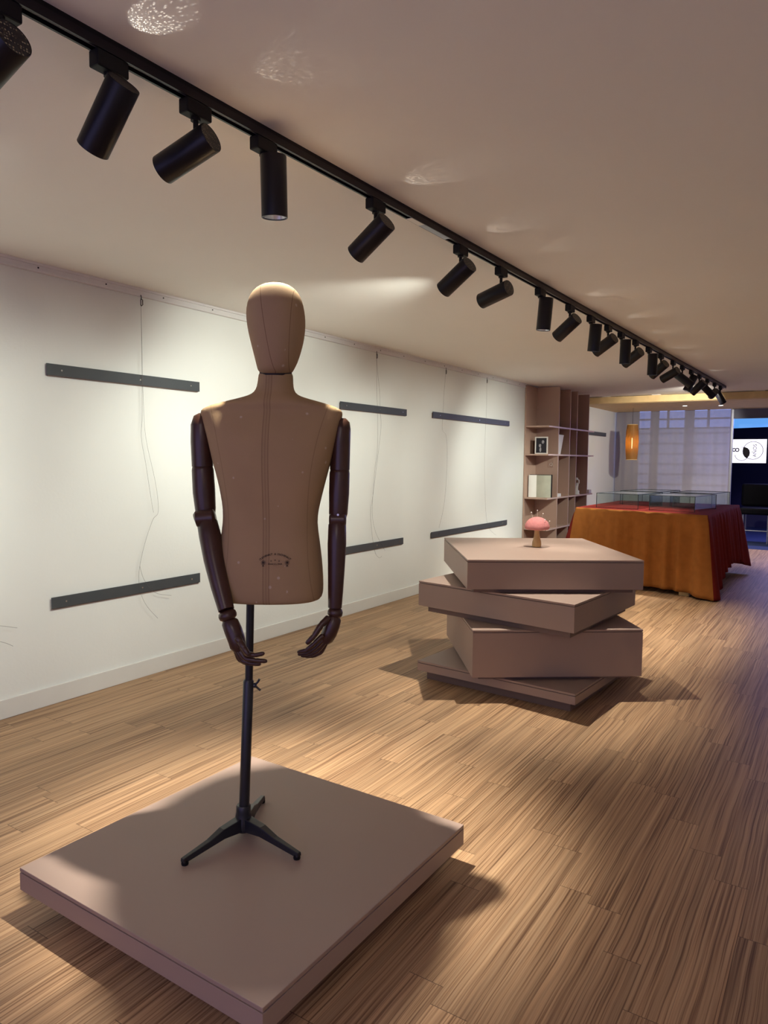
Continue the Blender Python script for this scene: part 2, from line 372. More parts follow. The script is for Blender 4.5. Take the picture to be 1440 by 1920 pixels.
# ------------------------------------------------------------------ platforms
def plinth_box(name, corners, z0, z1, gap, label, cat, group, inset=0.045, top=0.012):
    """corners: four (x, y) of the footprint, counter-clockwise; body z0..z1 on a recessed plinth of height gap"""
    cx = sum(c[0] for c in corners)/4; cy = sum(c[1] for c in corners)/4
    a = math.atan2(corners[1][1]-corners[0][1], corners[1][0]-corners[0][0])
    root = empty(name, (cx, cy, z0-gap), label, cat, group, a)
    loc = [Vector((c[0]-cx, c[1]-cy, 0)) for c in corners]
    rotm = Matrix.Rotation(-a, 3, 'Z'); loc = [rotm @ v for v in loc]
    def prism(bm, za, zb, ins):
        pts = []
        for v in loc:
            s = Vector((math.copysign(ins, v.x), math.copysign(ins, v.y), 0)); pts.append(v - s)
        lo = [bm.verts.new((p.x, p.y, za)) for p in pts]; hi = [bm.verts.new((p.x, p.y, zb)) for p in pts]
        bm.faces.new(list(reversed(lo))); bm.faces.new(hi)
        for i in range(4): bm.faces.new((lo[i], lo[(i+1) % 4], hi[(i+1) % 4], hi[i]))
    h = z1-z0
    bm = bmesh.new(); prism(bm, gap+h-top, gap+h, 0); obj('top_panel', bm, M['lam'], root, bevel=0.0015)
    bm = bmesh.new(); prism(bm, gap, gap+h-top-0.0035, 0.0); obj('body', bm, M['lam'], root, bevel=0.0008)
    bm = bmesh.new(); prism(bm, gap+h-top-0.0037, gap+h-top+0.0002, 0.005); obj('gap_shade', bm, M['gap'], root)  # dark strip paints the shade in the joint under the lid
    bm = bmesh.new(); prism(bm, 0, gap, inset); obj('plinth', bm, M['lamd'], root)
    return root
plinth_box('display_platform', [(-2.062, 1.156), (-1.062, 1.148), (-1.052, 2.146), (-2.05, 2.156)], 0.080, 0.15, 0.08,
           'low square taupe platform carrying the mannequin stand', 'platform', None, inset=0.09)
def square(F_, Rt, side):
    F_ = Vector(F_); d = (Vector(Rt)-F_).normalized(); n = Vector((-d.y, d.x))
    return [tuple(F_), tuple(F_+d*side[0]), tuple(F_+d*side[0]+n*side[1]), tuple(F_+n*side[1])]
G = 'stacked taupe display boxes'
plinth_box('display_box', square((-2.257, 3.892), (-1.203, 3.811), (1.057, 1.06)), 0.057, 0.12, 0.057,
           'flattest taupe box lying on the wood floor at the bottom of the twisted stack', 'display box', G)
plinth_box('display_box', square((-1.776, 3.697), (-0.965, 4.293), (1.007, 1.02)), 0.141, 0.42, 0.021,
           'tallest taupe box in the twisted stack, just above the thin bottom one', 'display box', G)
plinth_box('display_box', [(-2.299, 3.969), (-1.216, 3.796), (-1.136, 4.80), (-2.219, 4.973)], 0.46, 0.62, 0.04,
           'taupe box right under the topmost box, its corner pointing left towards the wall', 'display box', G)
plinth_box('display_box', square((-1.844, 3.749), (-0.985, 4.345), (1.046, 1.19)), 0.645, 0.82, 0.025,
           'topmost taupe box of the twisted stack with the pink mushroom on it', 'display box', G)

# ------------------------------------------------------------------ mushroom pincushion
mr = empty('mushroom_pincushion', (-1.739, 4.579, 0.82), 'small pink velvet mushroom pincushion with wooden stem standing on the top box', 'ornament')
bm = bmesh.new()
lathe(bm, [(0.020, 0), (0.029, 0.003), (0.031, 0.018), (0.029, 0.038), (0.022, 0.065), (0.016, 0.09), (0.0145, 0.118), (0.018, 0.135)], 28)
smooth_angle(obj('stem', bm, M['stem'], mr), 50)
bm = bmesh.new()
prof = [(0.012, 0.122), (0.05, 0.118), (0.075, 0.122), (0.083, 0.134), (0.081, 0.150), (0.072, 0.170), (0.055, 0.188), (0.035, 0.199), (0.015, 0.204), (0.002, 0.205)]
lathe(bm, prof, 36)
cap = smooth_angle(obj('cap', bm, M['pink'], mr), 70)
random.seed(5)
for k, (px, py, ln, lean) in enumerate(((-0.030, 0.0, 0.038, -0.35), (-0.004, 0.01, 0.045, 0.0), (0.030, -0.005, 0.033, 0.35), (0.072, 0.0, 0.018, 0.9), (0.058, -0.03, 0.012, 0.7))):
    bm = bmesh.new(); z = 0.203 - 6.5*px*px
    tip = (px+ln*math.sin(lean), py, z+ln*math.cos(lean))
    tube(bm, [(px, py, z-0.01), tip], 0.0006, 6)
    bmesh.ops.create_icosphere(bm, subdivisions=2, radius=0.0042, matrix=Matrix.Translation(tip))
    obj('pin', bm, M['white'], mr)

# ------------------------------------------------------------------ mannequin
mn = empty('mannequin', (-1.632, 1.676, 0.15), 'headed linen tailor mannequin with jointed dark wooden arms on a black iron tripod stand', 'mannequin', None, YAW)
B = 0.15
def sring(cx, cy, z, hx, hy, n=2.3, seg=48):
    out = []
    for k in range(seg):
        t = 2*PI*k/seg; c, s = math.cos(t), math.sin(t)
        out.append(Vector((cx + hx*math.copysign(abs(c)**(2/n), c), cy + hy*math.copysign(abs(s)**(2/n), s), z)))
    return out
T = [  # cx, hx, z, depth centre, half depth, exponent
 (0.109,0.050,1.676,0.012,0.052,2),(0.109,0.055,1.668,0.012,0.057,2),(0.108,0.056,1.640,0.010,0.058,2),(0.107,0.060,1.618,0.006,0.061,2),(0.106,0.072,1.603,0.004,0.068,2),
 (0.105,0.098,1.594,0.003,0.076,2),(0.104,0.133,1.585,0.002,0.082,2),(0.102,0.168,1.576,0.001,0.087,2.1),(0.100,0.202,1.566,0.0,0.088,2.1),(0.098,0.222,1.556,0.0,0.083,2.1),
 (0.097,0.2285,1.545,0.0,0.082,2.1),(0.098,0.222,1.523,0.0,0.096,2.2),(0.099,0.212,1.49,-0.004,0.108,2.3),(0.100,0.2035,1.46,-0.008,0.116,2.3),(0.100,0.190,1.40,-0.010,0.121,2.4),
 (0.100,0.171,1.332,-0.008,0.118,2.4),(0.098,0.160,1.28,-0.004,0.112,2.4),(0.095,0.152,1.237,0.0,0.108,2.4),(0.092,0.150,1.195,0.002,0.107,2.4),(0.092,0.158,1.143,0.002,0.110,2.4),
 (0.091,0.168,1.073,0.002,0.116,2.4),(0.089,0.174,1.015,0.002,0.119,2.4),(0.088,0.1755,0.975,0.002,0.119,2.4),(0.088,0.172,0.955,0.002,0.116,2.4),(0.088,0.160,0.945,0.002,0.105,2.4),(0.088,0.12,0.942,0.002,0.075,2.4)]
bm = bmesh.new(); ring_loft(bm, [sring(cx, cy, z-B, hx, hy, n) for cx, hx, z, cy, hy, n in T])
torso = obj('torso', bm, M['linen'], mn, smooth=True)
md = torso.modifiers.new('sub', 'SUBSURF'); md.levels = 1; md.render_levels = 1
HD = [(0.109,0.030,1.662),(0.110,0.052,1.672),(0.111,0.057,1.683),(0.1145,0.065,1.704),(0.115,0.0745,1.737),(0.1145,0.083,1.770),(0.1125,0.0895,1.804),(0.1105,0.0925,1.837),(0.1085,0.091,1.870),(0.1085,0.084,1.900),(0.1095,0.073,1.922),(0.1105,0.056,1.938),(0.112,0.034,1.948),(0.112,0.012,1.951)]
DY = [(0.0,0.045),(-0.004,0.066),(-0.006,0.075),(-0.006,0.085),(-0.002,0.095),(0.003,0.104),(0.008,0.110),(0.010,0.113),(0.012,0.111),(0.012,0.102),(0.012,0.088),(0.012,0.068),(0.012,0.042),(0.012,0.014)]
bm = bmesh.new(); ring_loft(bm, [sring(cx, cy, z-B, hx, hy, 2.1) for (cx, hx, z), (cy, hy) in zip(HD, DY)])
head = obj('head', bm, M['linenh'], mn, smooth=True)
md = head.modifiers.new('sub', 'SUBSURF'); md.levels = 1; md.render_levels = 1
bm = bmesh.new(); ring_loft(bm, [sring(0.109, 0.008, z-B, hx, hx*1.06, 2) for z, hx in ((1.660, 0.051), (1.685, 0.051))]); obj('neck_seam', bm, M['ink'], mn, smooth=False)
# neck collar line
bm = bmesh.new(); tube(bm, [(0.109+0.104*math.cos(t), 0.003+0.079*math.sin(t), 1.5955-B+0.004*math.cos(2*t)) for t in [2*PI*k/48 for k in range(49)]], 0.0010, 6)
def fz(z): return -0.012 - 0.085*max(0.0, min(1.0, (1.215-z)/0.30))
def limbf(name, pts, radii, **k): return limb(name, [fw(p, fz(p[2])) for p in pts], radii, **k)
def limb(name, pts, radii, m=None, parent=None, flat=1.0, seg=24):
    bm = bmesh.new(); tube(bm, [(p[0], p[1], p[2]-B) for p in pts], radii, seg, True, flat)
    o = smooth_angle(obj(name, bm, m or M['woodarm'], parent or mn), 50); return o
bm.free()
def fw(p, dd):   # bring a point of an arm nearer the viewer's side of the body
    k = (2.294+p[1]+dd)/(2.294+p[1]); return (0.457+(p[0]-0.457)*k, -2.294+(p[1]+2.294)*k, 1.4+(p[2]-1.4)*k)
def arm(side):
    if side == 'L':
        ua = limb('upper_arm', [(-0.122,0,1.540),(-0.125,0,1.530),(-0.127,0,1.505),(-0.127,0,1.45),(-0.125,0,1.373)], [0.012,0.026,0.0335,0.0345,0.0335])
        limb('elbow_segment', [(-0.125,0,1.380),(-0.125,0,1.3715),(-0.1245,0,1.362),(-0.121,0,1.29),(-0.116,-0.003,1.235),(-0.113,-0.006,1.212),(-0.111,-0.008,1.200)], [0.025,0.0325,0.0345,0.0355,0.0325,0.028,0.018])
        limbf('elbow_joint', [(-0.145,-0.022,1.204),(-0.139,-0.022,1.206),(-0.086,-0.022,1.211),(-0.080,-0.022,1.212)], [0.018,0.027,0.027,0.018])
        limbf('forearm', [(-0.111,-0.012,1.202),(-0.108,-0.013,1.193),(-0.099,-0.015,1.15),(-0.086,-0.018,1.075),(-0.066,-0.024,0.99),(-0.050,-0.028,0.93),(-0.0455,-0.030,0.914)], [0.024,0.0325,0.0345,0.0325,0.029,0.0255,0.0245])
        limbf('wrist_joint', [(-0.046,-0.030,0.913),(-0.0435,-0.030,0.906),(-0.0415,-0.030,0.897),(-0.039,-0.030,0.888),(-0.037,-0.030,0.882)], [0.019,0.0265,0.0285,0.0265,0.019])
        palm = limbf('hand', [(-0.0365,-0.030,0.882),(-0.034,-0.031,0.874),(-0.022,-0.036,0.848),(-0.011,-0.041,0.82),(-0.005,-0.046,0.798),(-0.002,-0.047,0.785)], [0.021,0.026,0.0275,0.0265,0.0245,0.016], flat=0.95)
        F_ = [('finger', [(0.005,-0.058,0.806),(0.027,-0.077,0.785),(0.055,-0.083,0.782),(0.082,-0.085,0.788)], 0.0095),
              ('finger', [(-0.002,-0.050,0.792),(0.020,-0.060,0.764),(0.054,-0.065,0.760),(0.087,-0.065,0.758)], 0.0097),
              ('finger', [(-0.010,-0.038,0.787),(0.006,-0.042,0.753),(0.035,-0.047,0.745),(0.064,-0.048,0.743)], 0.0092),
              ('finger', [(-0.018,-0.026,0.784),(-0.008,-0.024,0.752),(0.013,-0.027,0.740),(0.037,-0.028,0.737)], 0.0082),
              ('thumb', [(-0.004,-0.066,0.834),(0.008,-0.076,0.822),(0.022,-0.088,0.806),(0.037,-0.095,0.787)], 0.0120)]
    else:
        ua = limb('upper_arm', [(0.322,0,1.530),(0.322,0,1.520),(0.319,0,1.498),(0.316,0,1.45),(0.315,0,1.366)], [0.012,0.024,0.0305,0.0325,0.0315])
        limb('elbow_segment', [(0.315,0,1.372),(0.315,0,1.3645),(0.3145,0,1.355),(0.313,-0.002,1.29),(0.311,-0.006,1.225),(0.310,-0.008,1.205)], [0.024,0.0305,0.0325,0.0325,0.0300,0.024])
        limb('elbow_joint', [(0.283,-0.014,1.207),(0.289,-0.014,1.207),(0.331,-0.014,1.207),(0.337,-0.014,1.207)], [0.016,0.024,0.024,0.016])
        limb('forearm', [(0.309,-0.014,1.201),(0.3085,-0.015,1.190),(0.308,-0.018,1.13),(0.307,-0.024,1.06),(0.305,-0.028,0.98),(0.303,-0.030,0.925)], [0.022,0.0285,0.0300,0.0275,0.0245,0.0220])
        limb('wrist_joint', [(0.303,-0.030,0.924),(0.303,-0.030,0.917),(0.304,-0.030,0.908),(0.304,-0.030,0.900),(0.303,-0.030,0.894)], [0.017,0.023,0.025,0.023,0.017])
        palm = limb('hand', [(0.303,-0.030,0.900),(0.301,-0.032,0.888),(0.295,-0.035,0.868),(0.286,-0.036,0.843),(0.277,-0.036,0.824),(0.273,-0.036,0.812)], [0.016,0.023,0.0245,0.0245,0.0225,0.014], flat=1.05)
        F_ = [('finger', [(0.268,-0.056,0.842),(0.240,-0.066,0.816),(0.215,-0.066,0.794),(0.190,-0.060,0.787)], 0.0092),
              ('finger', [(0.272,-0.044,0.830),(0.244,-0.050,0.800),(0.219,-0.050,0.782),(0.190,-0.046,0.776)], 0.0095),
              ('finger', [(0.275,-0.030,0.820),(0.251,-0.033,0.786),(0.224,-0.033,0.771),(0.198,-0.031,0.767)], 0.0092),
              ('finger', [(0.278,-0.016,0.815),(0.259,-0.017,0.775),(0.234,-0.016,0.762),(0.209,-0.015,0.760)], 0.0082),
              ('thumb', [(0.286,-0.046,0.896),(0.262,-0.062,0.876),(0.240,-0.072,0.842),(0.219,-0.074,0.820)], 0.0120)]
    for nm, pts, r in F_:
        if side == 'L': pts = [fw(p, fz(0.8)) for p in pts]
        # each segment its own turned piece with a slightly narrower joint
        bm = bmesh.new(); P2 = []; Rr = []
        for i in range(len(pts)-1):
            a = Vector(pts[i]); b = Vector(pts[i+1]); k0 = 1-0.10*i; k1 = 1-0.10*(i+1)
            for t, s in ((0.03, 0.86), (0.14, 1.0), (0.5, 0.97), (0.86, 0.98), (0.97, 0.86)):
                q = a.lerp(b, t); P2.append((q.x, q.y, q.z-B)); Rr.append(r*(k0+(k1-k0)*t)*s)
        e = Vector(pts[-1]); d = (e-Vector(pts[-2])).normalized()
        q = e+d*0.002; P2.append((q.x, q.y, q.z-B)); Rr.append(r*0.55); q = e+d*0.0045; P2.append((q.x, q.y, q.z-B)); Rr.append(r*0.2)
        tube(bm, P2, Rr, 12); smooth_angle(obj(nm, bm, M['woodarm'], palm), 60)
arm('L'); arm('R')
# elbow screw of the right-hand arm
bm = bmesh.new(); tube(bm, [(0.312,-0.036,1.224-B),(0.312,-0.030,1.224-B)], 0.0035, 10); obj('screw', bm, M['steel'], mn)
for c_ in list(mn.children):
    c_.scale = (1.004,)*3; c_.location = (-0.002, 0.009, -0.005)
# pole, sleeve, tripod
bm = bmesh.new(); tube(bm, [(0.0195,0.001,0.66-B),(0.0255,0.006,0.965-B)], 0.0130, 20); smooth_angle(obj('inner_pole', bm, M['iron'], mn))
bm = bmesh.new(); tube(bm, [(0.0,0,0.19-B),(0.001,0,0.215-B),(0.0185,0,0.672-B),(0.0187,0,0.678-B)], [0.0175,0.0172,0.0172,0.0135], 20); smooth_angle(obj('pole', bm, M['iron'], mn))
bm = bmesh.new(); tube(bm, [(0.018,0,0.660-B),(0.046,-0.002,0.659-B)], 0.0038, 10); tube(bm, [(0.036,-0.002,0.659-B),(0.042,-0.002,0.659-B)], 0.0085, 10)
tube(bm, [(0.040,-0.002,0.660-B),(0.050,-0.002,0.670-B),(0.055,-0.002,0.680-B)], [0.004,0.0035,0.004], 8)
tube(bm, [(0.040,-0.002,0.658-B),(0.051,-0.002,0.648-B),(0.058,-0.002,0.642-B)], [0.004,0.0035,0.004], 8)
obj('wing_screw', bm, M['iron'], mn)
bm = bmesh.new(); lathe(bm, [(0.030,0.020),(0.033,0.030),(0.031,0.050),(0.027,0.066),(0.024,0.082),(0.024,0.100),(0.021,0.104)], 28)
hub = smooth_angle(obj('tripod_hub', bm, M['iron'], mn), 40)
Ri = Matrix.Rotation(-YAW, 3, 'Z')
for wx, wy in ((-0.026, -0.235), (0.246, -0.013), (-0.105, 0.205)):
    d = Ri @ Vector((wx, wy, 0)); L = d.length; d.normalize(); s = Vector((-d.y, d.x, 0))
    bm = bmesh.new(); rings = []
    for t, hw, zt, zb in ((0.02, 0.021, 0.066, 0.024), (0.09, 0.017, 0.058, 0.028), (0.5*L/0.5, 0.0, 0, 0), (L-0.012, 0.010, 0.026, 0.010), (L+0.004, 0.010, 0.023, 0.010)):
        if hw == 0: t, hw, zt, zb = L*0.6, 0.013, 0.040, 0.020
        c = d*t
        rings.append([c-s*hw+Vector((0,0,zb)), c+s*hw+Vector((0,0,zb)), c+s*hw*0.75+Vector((0,0,zt)), c-s*hw*0.75+Vector((0,0,zt))])
    ring_loft(bm, rings); leg = obj('leg', bm, M['iron'], mn, bevel=0.002)
    bm = bmesh.new(); c = d*(L-0.006); tube(bm, [c, c+Vector((0,0,0.004)), c+Vector((0,0,0.016))], [0.0105,0.0115,0.010], 14); obj('foot', bm, M['blackm'], leg)

def text_obj(name, body, size, m, parent=None, extrude=0.0004):
    cu = bpy.data.curves.new(name, 'FONT'); cu.body = body; cu.size = size; cu.align_x = 'CENTER'; cu.align_y = 'CENTER'; cu.extrude = extrude
    o = bpy.data.objects.new(name, cu); COL.objects.link(o)
    dg = bpy.context.evaluated_depsgraph_get(); me = bpy.data.meshes.new_from_object(o.evaluated_get(dg))
    bpy.data.objects.remove(o); bpy.data.curves.remove(cu)
    return me
# stamp printed on the torso: arched lettering, three small marks, two round emblems, lower line
def torso_y(x, z):   # front surface of the loft
    for i in range(len(T)-1):
        a, b = T[i], T[i+1]
        if b[2] <= z <= a[2]:
            t = (a[2]-z)/(a[2]-b[2]); v = [a[j]+(b[j]-a[j])*t for j in range(6)]
            u = min(0.999, abs(x-v[0])/v[1]); return v[3]-v[4]*(1-u**v[5])**(1/v[5])
    return -0.12
bm = bmesh.new()
def add_glyph(ch, x, z, size, rot):
    me = text_obj('g', ch, size, M['ink']); g = bmesh.new(); g.from_mesh(me); bpy.data.meshes.remove(me)
    c, s = math.cos(rot), math.sin(rot)
    mp = {}
    for v in g.verts:
        px = x + v.co.x*c - v.co.y*s; pz = z + v.co.x*s + v.co.y*c
        mp[v] = bm.verts.new((px, torso_y(px, pz)-0.0008+v.co.z*0.5, pz-B))
    for f in g.faces:
        try: bm.faces.new([mp[v] for v in f.verts])
        except Exception: pass
    g.free()
txt = 'DUCHENAUT & DUCHENAUT'; CX = 0.124; ZT = 1.107; RA = 0.0704
for i, ch in enumerate(txt):
    if ch == ' ': continue
    a = (i-(len(txt)-1)/2)*0.070
    add_glyph(ch, CX+RA*math.sin(a), ZT-RA+RA*math.cos(a), 0.0085, -a)
for i, ch in enumerate('BARCELONA'): add_glyph(ch, CX+(i-4)*0.0048, 1.0755+0.00006*(i-4)**2, 0.0070, (i-4)*0.03)
for i in range(4): add_glyph('-', CX+(i-1.5)*0.0022, 1.0695, 0.0045, 0)
for k, (x, z) in enumerate(((CX-0.012, 1.0865), (CX, 1.0890), (CX+0.0125, 1.0865))): add_glyph('o', x, z, 0.009, 0)
for sx in (-1, 1):
    cx, cz = CX+sx*0.0365, 1.0805
    for a0 in range(14):
        a = 2*PI*a0/14; add_glyph('|', cx+math.cos(a)*0.0050, cz+math.sin(a)*0.0050, 0.0080, a-PI/2)
    add_glyph('o', cx, cz+0.001, 0.010, 0); add_glyph('x', cx, cz-0.0085, 0.014, 0)
obj('stamp', bm, M['ink'], torso)

# ------------------------------------------------------------------ lighting track
TX = lambda y: -1.612 + 0.0155*(y-1.0)
tr = empty('lighting_track', (TX(5.5), 5.5, 2.40), 'long black ceiling lighting track running the length of the room', 'lighting track')
def track_piece(name, y0, y1, z0, z1, hw, off, m, parent):
    bm = bmesh.new(); rings = []
    for y in (y0, y1):
        x = TX(y)+off
        rings.append([Vector((x-hw-TX(5.5), y-5.5, z0-2.40)), Vector((x+hw-TX(5.5), y-5.5, z0-2.40)), Vector((x+hw-TX(5.5), y-5.5, z1-2.40)), Vector((x-hw-TX(5.5), y-5.5, z1-2.40))])
    ring_loft(bm, rings); return obj(name, bm, m, parent)
track_piece('track_back', 0.35, 10.75, 2.428, 2.440, 0.0175, 0, M['blackm'], tr)
track_piece('side_rail', 0.35, 10.75, 2.405, 2.428, 0.0035, -0.014, M['black'], tr)
track_piece('side_rail', 0.35, 10.75, 2.405, 2.428, 0.0035, 0.014, M['black'], tr)
track_piece('inner_conductor', 0.35, 2.62, 2.412, 2.4285, 0.0015, -0.003, M['frameal'], tr)
track_piece('inner_conductor', 2.95, 10.75, 2.412, 2.4285, 0.0015, -0.003, M['frameal'], tr)
track_piece('joint_plate', 2.62, 2.72, 2.4035, 2.4055, 0.014, 0, M['white'], tr)
track_piece('joint_plate', 2.72, 2.95, 2.4045, 2.4065, 0.014, 0, M['frameal'], tr)
ordn = ['nearest', 'second', 'third', 'fourth', 'fifth', 'sixth', 'seventh', 'eighth', 'ninth', 'tenth', 'eleventh', 'twelfth', 'thirteenth', 'fourteenth', 'fifteenth', 'sixteenth', 'seventeenth', 'eighteenth', 'nineteenth', 'twentieth', 'twenty-first', 'last']
# y, direction the head points, watts, kind
HEADS = [(0.913, (-.93,-.05,-.36), 'w'), (1.192, (-.70,0,-.71), 'w'), (1.472, (-.93,-.15,-.34), 'w'), (1.750, (-.05,.09,-1), 'd'),
 (2.375, (-.84,.06,-.54), 'w'), (3.081, (-.84,.18,-.50), 'w'), (3.534, (-.94,.22,-.22), 'w'), (4.078, (-.08,.0,-1), 'd'),
 (4.588, (-.80,.26,-.54), 'w'), (5.013, (-.10,.08,-.99), 'd'), (5.417, (-.83,.28,-.47), 'w'), (5.758, (-.04,.08,-1), 'd'),
 (6.180, (-.80,.38,-.46), 'w'), (6.619, (-.03,.05,-1), 'd'), (7.077, (-.75,.38,-.53), 'w'), (7.586, (-.85,.30,-.41), 'w'),
 (8.022, (.68,.25,-.57), 'r'), (8.48, (-.40,-.10,-.88), 'd'), (8.95, (-.74,.20,-.68), 'w'), (9.45, (.50,.60,-.60), 'r'), (9.95, (-.40,.88,-.24), 'f'), (10.4, (.42,.38,-.82), 'f')]
WATT = {0: 0.7, 1: 0.8, 2: 0.8, 4: 1.0, 5: 1.25, 6: 1.15, 8: 1.1, 10: 0.68, 12: 0.55, 14: 0.85, 15: 1.15, 18: 1.1}
def track_head(i, y, d, kind):
    d = Vector(d).normalized(); x = TX(y)
    aim = {'w': 'aimed at the white wall', 'd': 'pointing straight down', 'r': 'tilted to the right', 'f': 'aimed far ahead'}[kind]
    root = empty('track_spotlight', (x, y, 2.405), f'black cylindrical track spotlight, {ordn[i]} along the ceiling track, {aim}', 'spotlight', 'spotlights on the ceiling track')
    bm = bmesh.new(); bx(bm, -0.0185, 0.0185, -0.046, 0.046, -0.042, -0.0012); obj('adapter', bm, M['blackm'], root, bevel=0.004)
    bm = bmesh.new(); tube(bm, [(0, 0, -0.042), (0, 0, -0.086)], 0.0075, 12); tube(bm, [(0, 0, -0.042), (0, 0, -0.050)], 0.014, 16)
    joint = smooth_angle(obj('swivel_stem', bm, M['blackm'], root))
    J = Vector((0, 0, -0.086))
    # side of the can faces the stem, near its rear
    nrm = Vector((0, 0, 1)) - d*d.z
    if nrm.length < 0.25: nrm = Vector((0, 0, 0)); rear = J + Vector((0.0, 0, 0.006)) ; 
    else: nrm.normalize(); rear = J - nrm*0.034 - d*0.045
    if kind == 'd': rear = Vector((0.036, 0.004, -0.055))
    front = rear + d*0.185
    a = d.orthogonal().normalized(); b = d.cross(a); RR = 0.0415; seg = 40
    def rg(p, r): return [p + a*(r*math.cos(2*PI*k/seg)) + b*(r*math.sin(2*PI*k/seg)) for k in range(seg)]
    bm = bmesh.new()
    rings = [rg(rear+d*0.001, RR-0.0035), rg(rear, RR-0.001), rg(rear+d*0.002, RR), rg(front-d*0.001, RR), rg(front, RR-0.001), rg(front, RR-0.003), rg(front-d*0.080, RR-0.0035), rg(front-d*0.083, 0.02)]
    ring_loft(bm, rings, cap=False); can = smooth_angle(obj('lamp_housing', bm, M['black'], root), 35)
    bm = bmesh.new(); f = [bm.verts.new(p) for p in rg(rear+d*0.0008, RR-0.0034)]; bm.faces.new(f)
    bm2 = bmesh.new(); ring_loft(bm2, [rg(rear+d*0.0006, RR-0.0032), rg(rear+d*0.003, RR-0.0032)]); bm.free()
    obj('perforated_cap', bm2, M['perf'], root)
    bm = bmesh.new(); ring_loft(bm, [rg(front-d*0.0815, 0.030), rg(front-d*0.077, 0.030)]); obj('lens', bm, M['led'], root)
    bm = bmesh.new(); ring_loft(bm, [rg(front-d*0.004, RR-0.0036), rg(front-d*0.020, 0.033), rg(front-d*0.050, 0.021)], cap=False); obj('reflector', bm, M['reflector'], root, smooth=True)
    ld = bpy.data.lights.new('spot_lamp', 'SPOT'); ld.shadow_soft_size = 0.012
    lo = bpy.data.objects.new('spot_lamp', ld); COL.objects.link(lo); lo.parent = root
    inn = 0.066 if kind == 'd' else 0.055
    lo.location = front - d*inn; lo.rotation_euler = d.to_track_quat('-Z', 'Y').to_euler()
    ld.spot_blend = 0.85 if i == 3 else 0.9
    if kind == 'w': ld.energy = WALL_W*WATT.get(i, 1.0); ld.spot_size = R(74); ld.color = WCOL
    elif kind == 'd':
        ld.energy = DOWN_W*{3: 1.9, 7: 0.95, 9: 0.7, 11: 0.6, 13: 0.6, 17: 1.2}.get(i, 1); ld.spot_size = R(60 if i == 3 else 74); ld.color = LCOL
        # a lensed head: its virtual source lies behind it, so brightness falls off gently
        ld.use_nodes = True; nt = ld.node_tree; em = nt.nodes['Emission']; fo = nt.nodes.new('ShaderNodeLightFalloff')
        fo.inputs['Strength'].default_value = 0.5; nt.links.new(fo.outputs['Linear'], em.inputs['Strength'])
    elif kind == 'f': ld.energy = {20: 150, 21: 60}[i]; ld.spot_size = R(74 if i == 20 else 56); ld.color = LCOL if i == 20 else (0.78, 0.70, 1.0)  # last head's lilac tint stands in for light spilling from the next room
    else: ld.energy = 30; ld.spot_size = R(70); ld.color = LCOL
    if kind == 'w':   # lamp light escaping by the perforated cap on to the ceiling
        lk = bpy.data.lights.new('cap_leak', 'SPOT'); lk.energy = {0: 1.3, 1: 1.3}.get(i, 0.8); lk.spot_size = R(46); lk.spot_blend = 0.3; lk.shadow_soft_size = 0.001; lk.color = (1.0, 0.92, 0.82)
        lk.use_nodes = True; nt = lk.node_tree; em = nt.nodes['Emission']; tc = nt.nodes.new('ShaderNodeTexCoord')
        v = nt.nodes.new('ShaderNodeTexVoronoi'); v.inputs['Scale'].default_value = 26; nt.links.new(tc.outputs['Normal'], v.inputs['Vector'])
        mr_ = nt.nodes.new('ShaderNodeMapRange'); nt.links.new(v.outputs['Distance'], mr_.inputs[0]); mr_.inputs[1].default_value = 0.42; mr_.inputs[2].default_value = 0.10
        mr_.inputs[3].default_value = 0.1; mr_.inputs[4].default_value = 1.0; nt.links.new(mr_.outputs[0], em.inputs['Strength'])
        o2 = bpy.data.objects.new('cap_leak', lk); COL.objects.link(o2); o2.parent = root; o2.location = rear - d*0.003; o2.rotation_euler = (-d).to_track_quat('-Z', 'Y').to_euler()
    return root
for i, (y, d, k) in enumerate(HEADS): track_head(i, y, d, k)

# ------------------------------------------------------------------ wall bars, wires
def wall_bar(y0, y1, zc, label):
    root = empty('mounting_bar', (XL, (y0+y1)/2, zc), label, 'mounting bar', 'grey mounting bars on the left wall')
    hl = (y1-y0)/2
    bm = bmesh.new(); bx(bm, 0.012, 0.018, -hl, hl, -0.032, 0.032); obj('face_plate', bm, M['bar'], root, bevel=0.001)
    bm = bmesh.new(); bx(bm, 0.0, 0.0125, -hl+0.008, hl-0.008, -0.036, 0.020); obj('backing_strip', bm, M['lamd'], root)
    for t in (-0.84, 0.12, 0.86):
        bm = bmesh.new(); tube(bm, [(0.017, t*hl, 0), (0.0205, t*hl, 0)], 0.0055, 10); obj('screw', bm, M['steel'], root)
for a in ((2.315, 3.417, 1.880, 'grey metal bar high on the wall left of the mannequin'), (5.02, 6.129, 1.868, 'grey metal bar high on the wall, half hidden by the mannequin shoulder'),
          (6.661, 8.701, 1.880, 'grey metal bar high on the wall beside the bookshelf'), (2.310, 3.405, 0.578, 'grey metal bar low on the wall left of the mannequin'),
          (5.00, 6.09, 0.590, 'grey metal bar low on the wall, passing behind the mannequin right forearm'), (6.663, 8.690, 0.597, 'grey metal bar low on the wall behind the stacked boxes'),
          (11.75, 13.11, 1.885, 'short grey metal bar on the wall beyond the bookshelf')): wall_bar(*a)
WX = XL+0.028
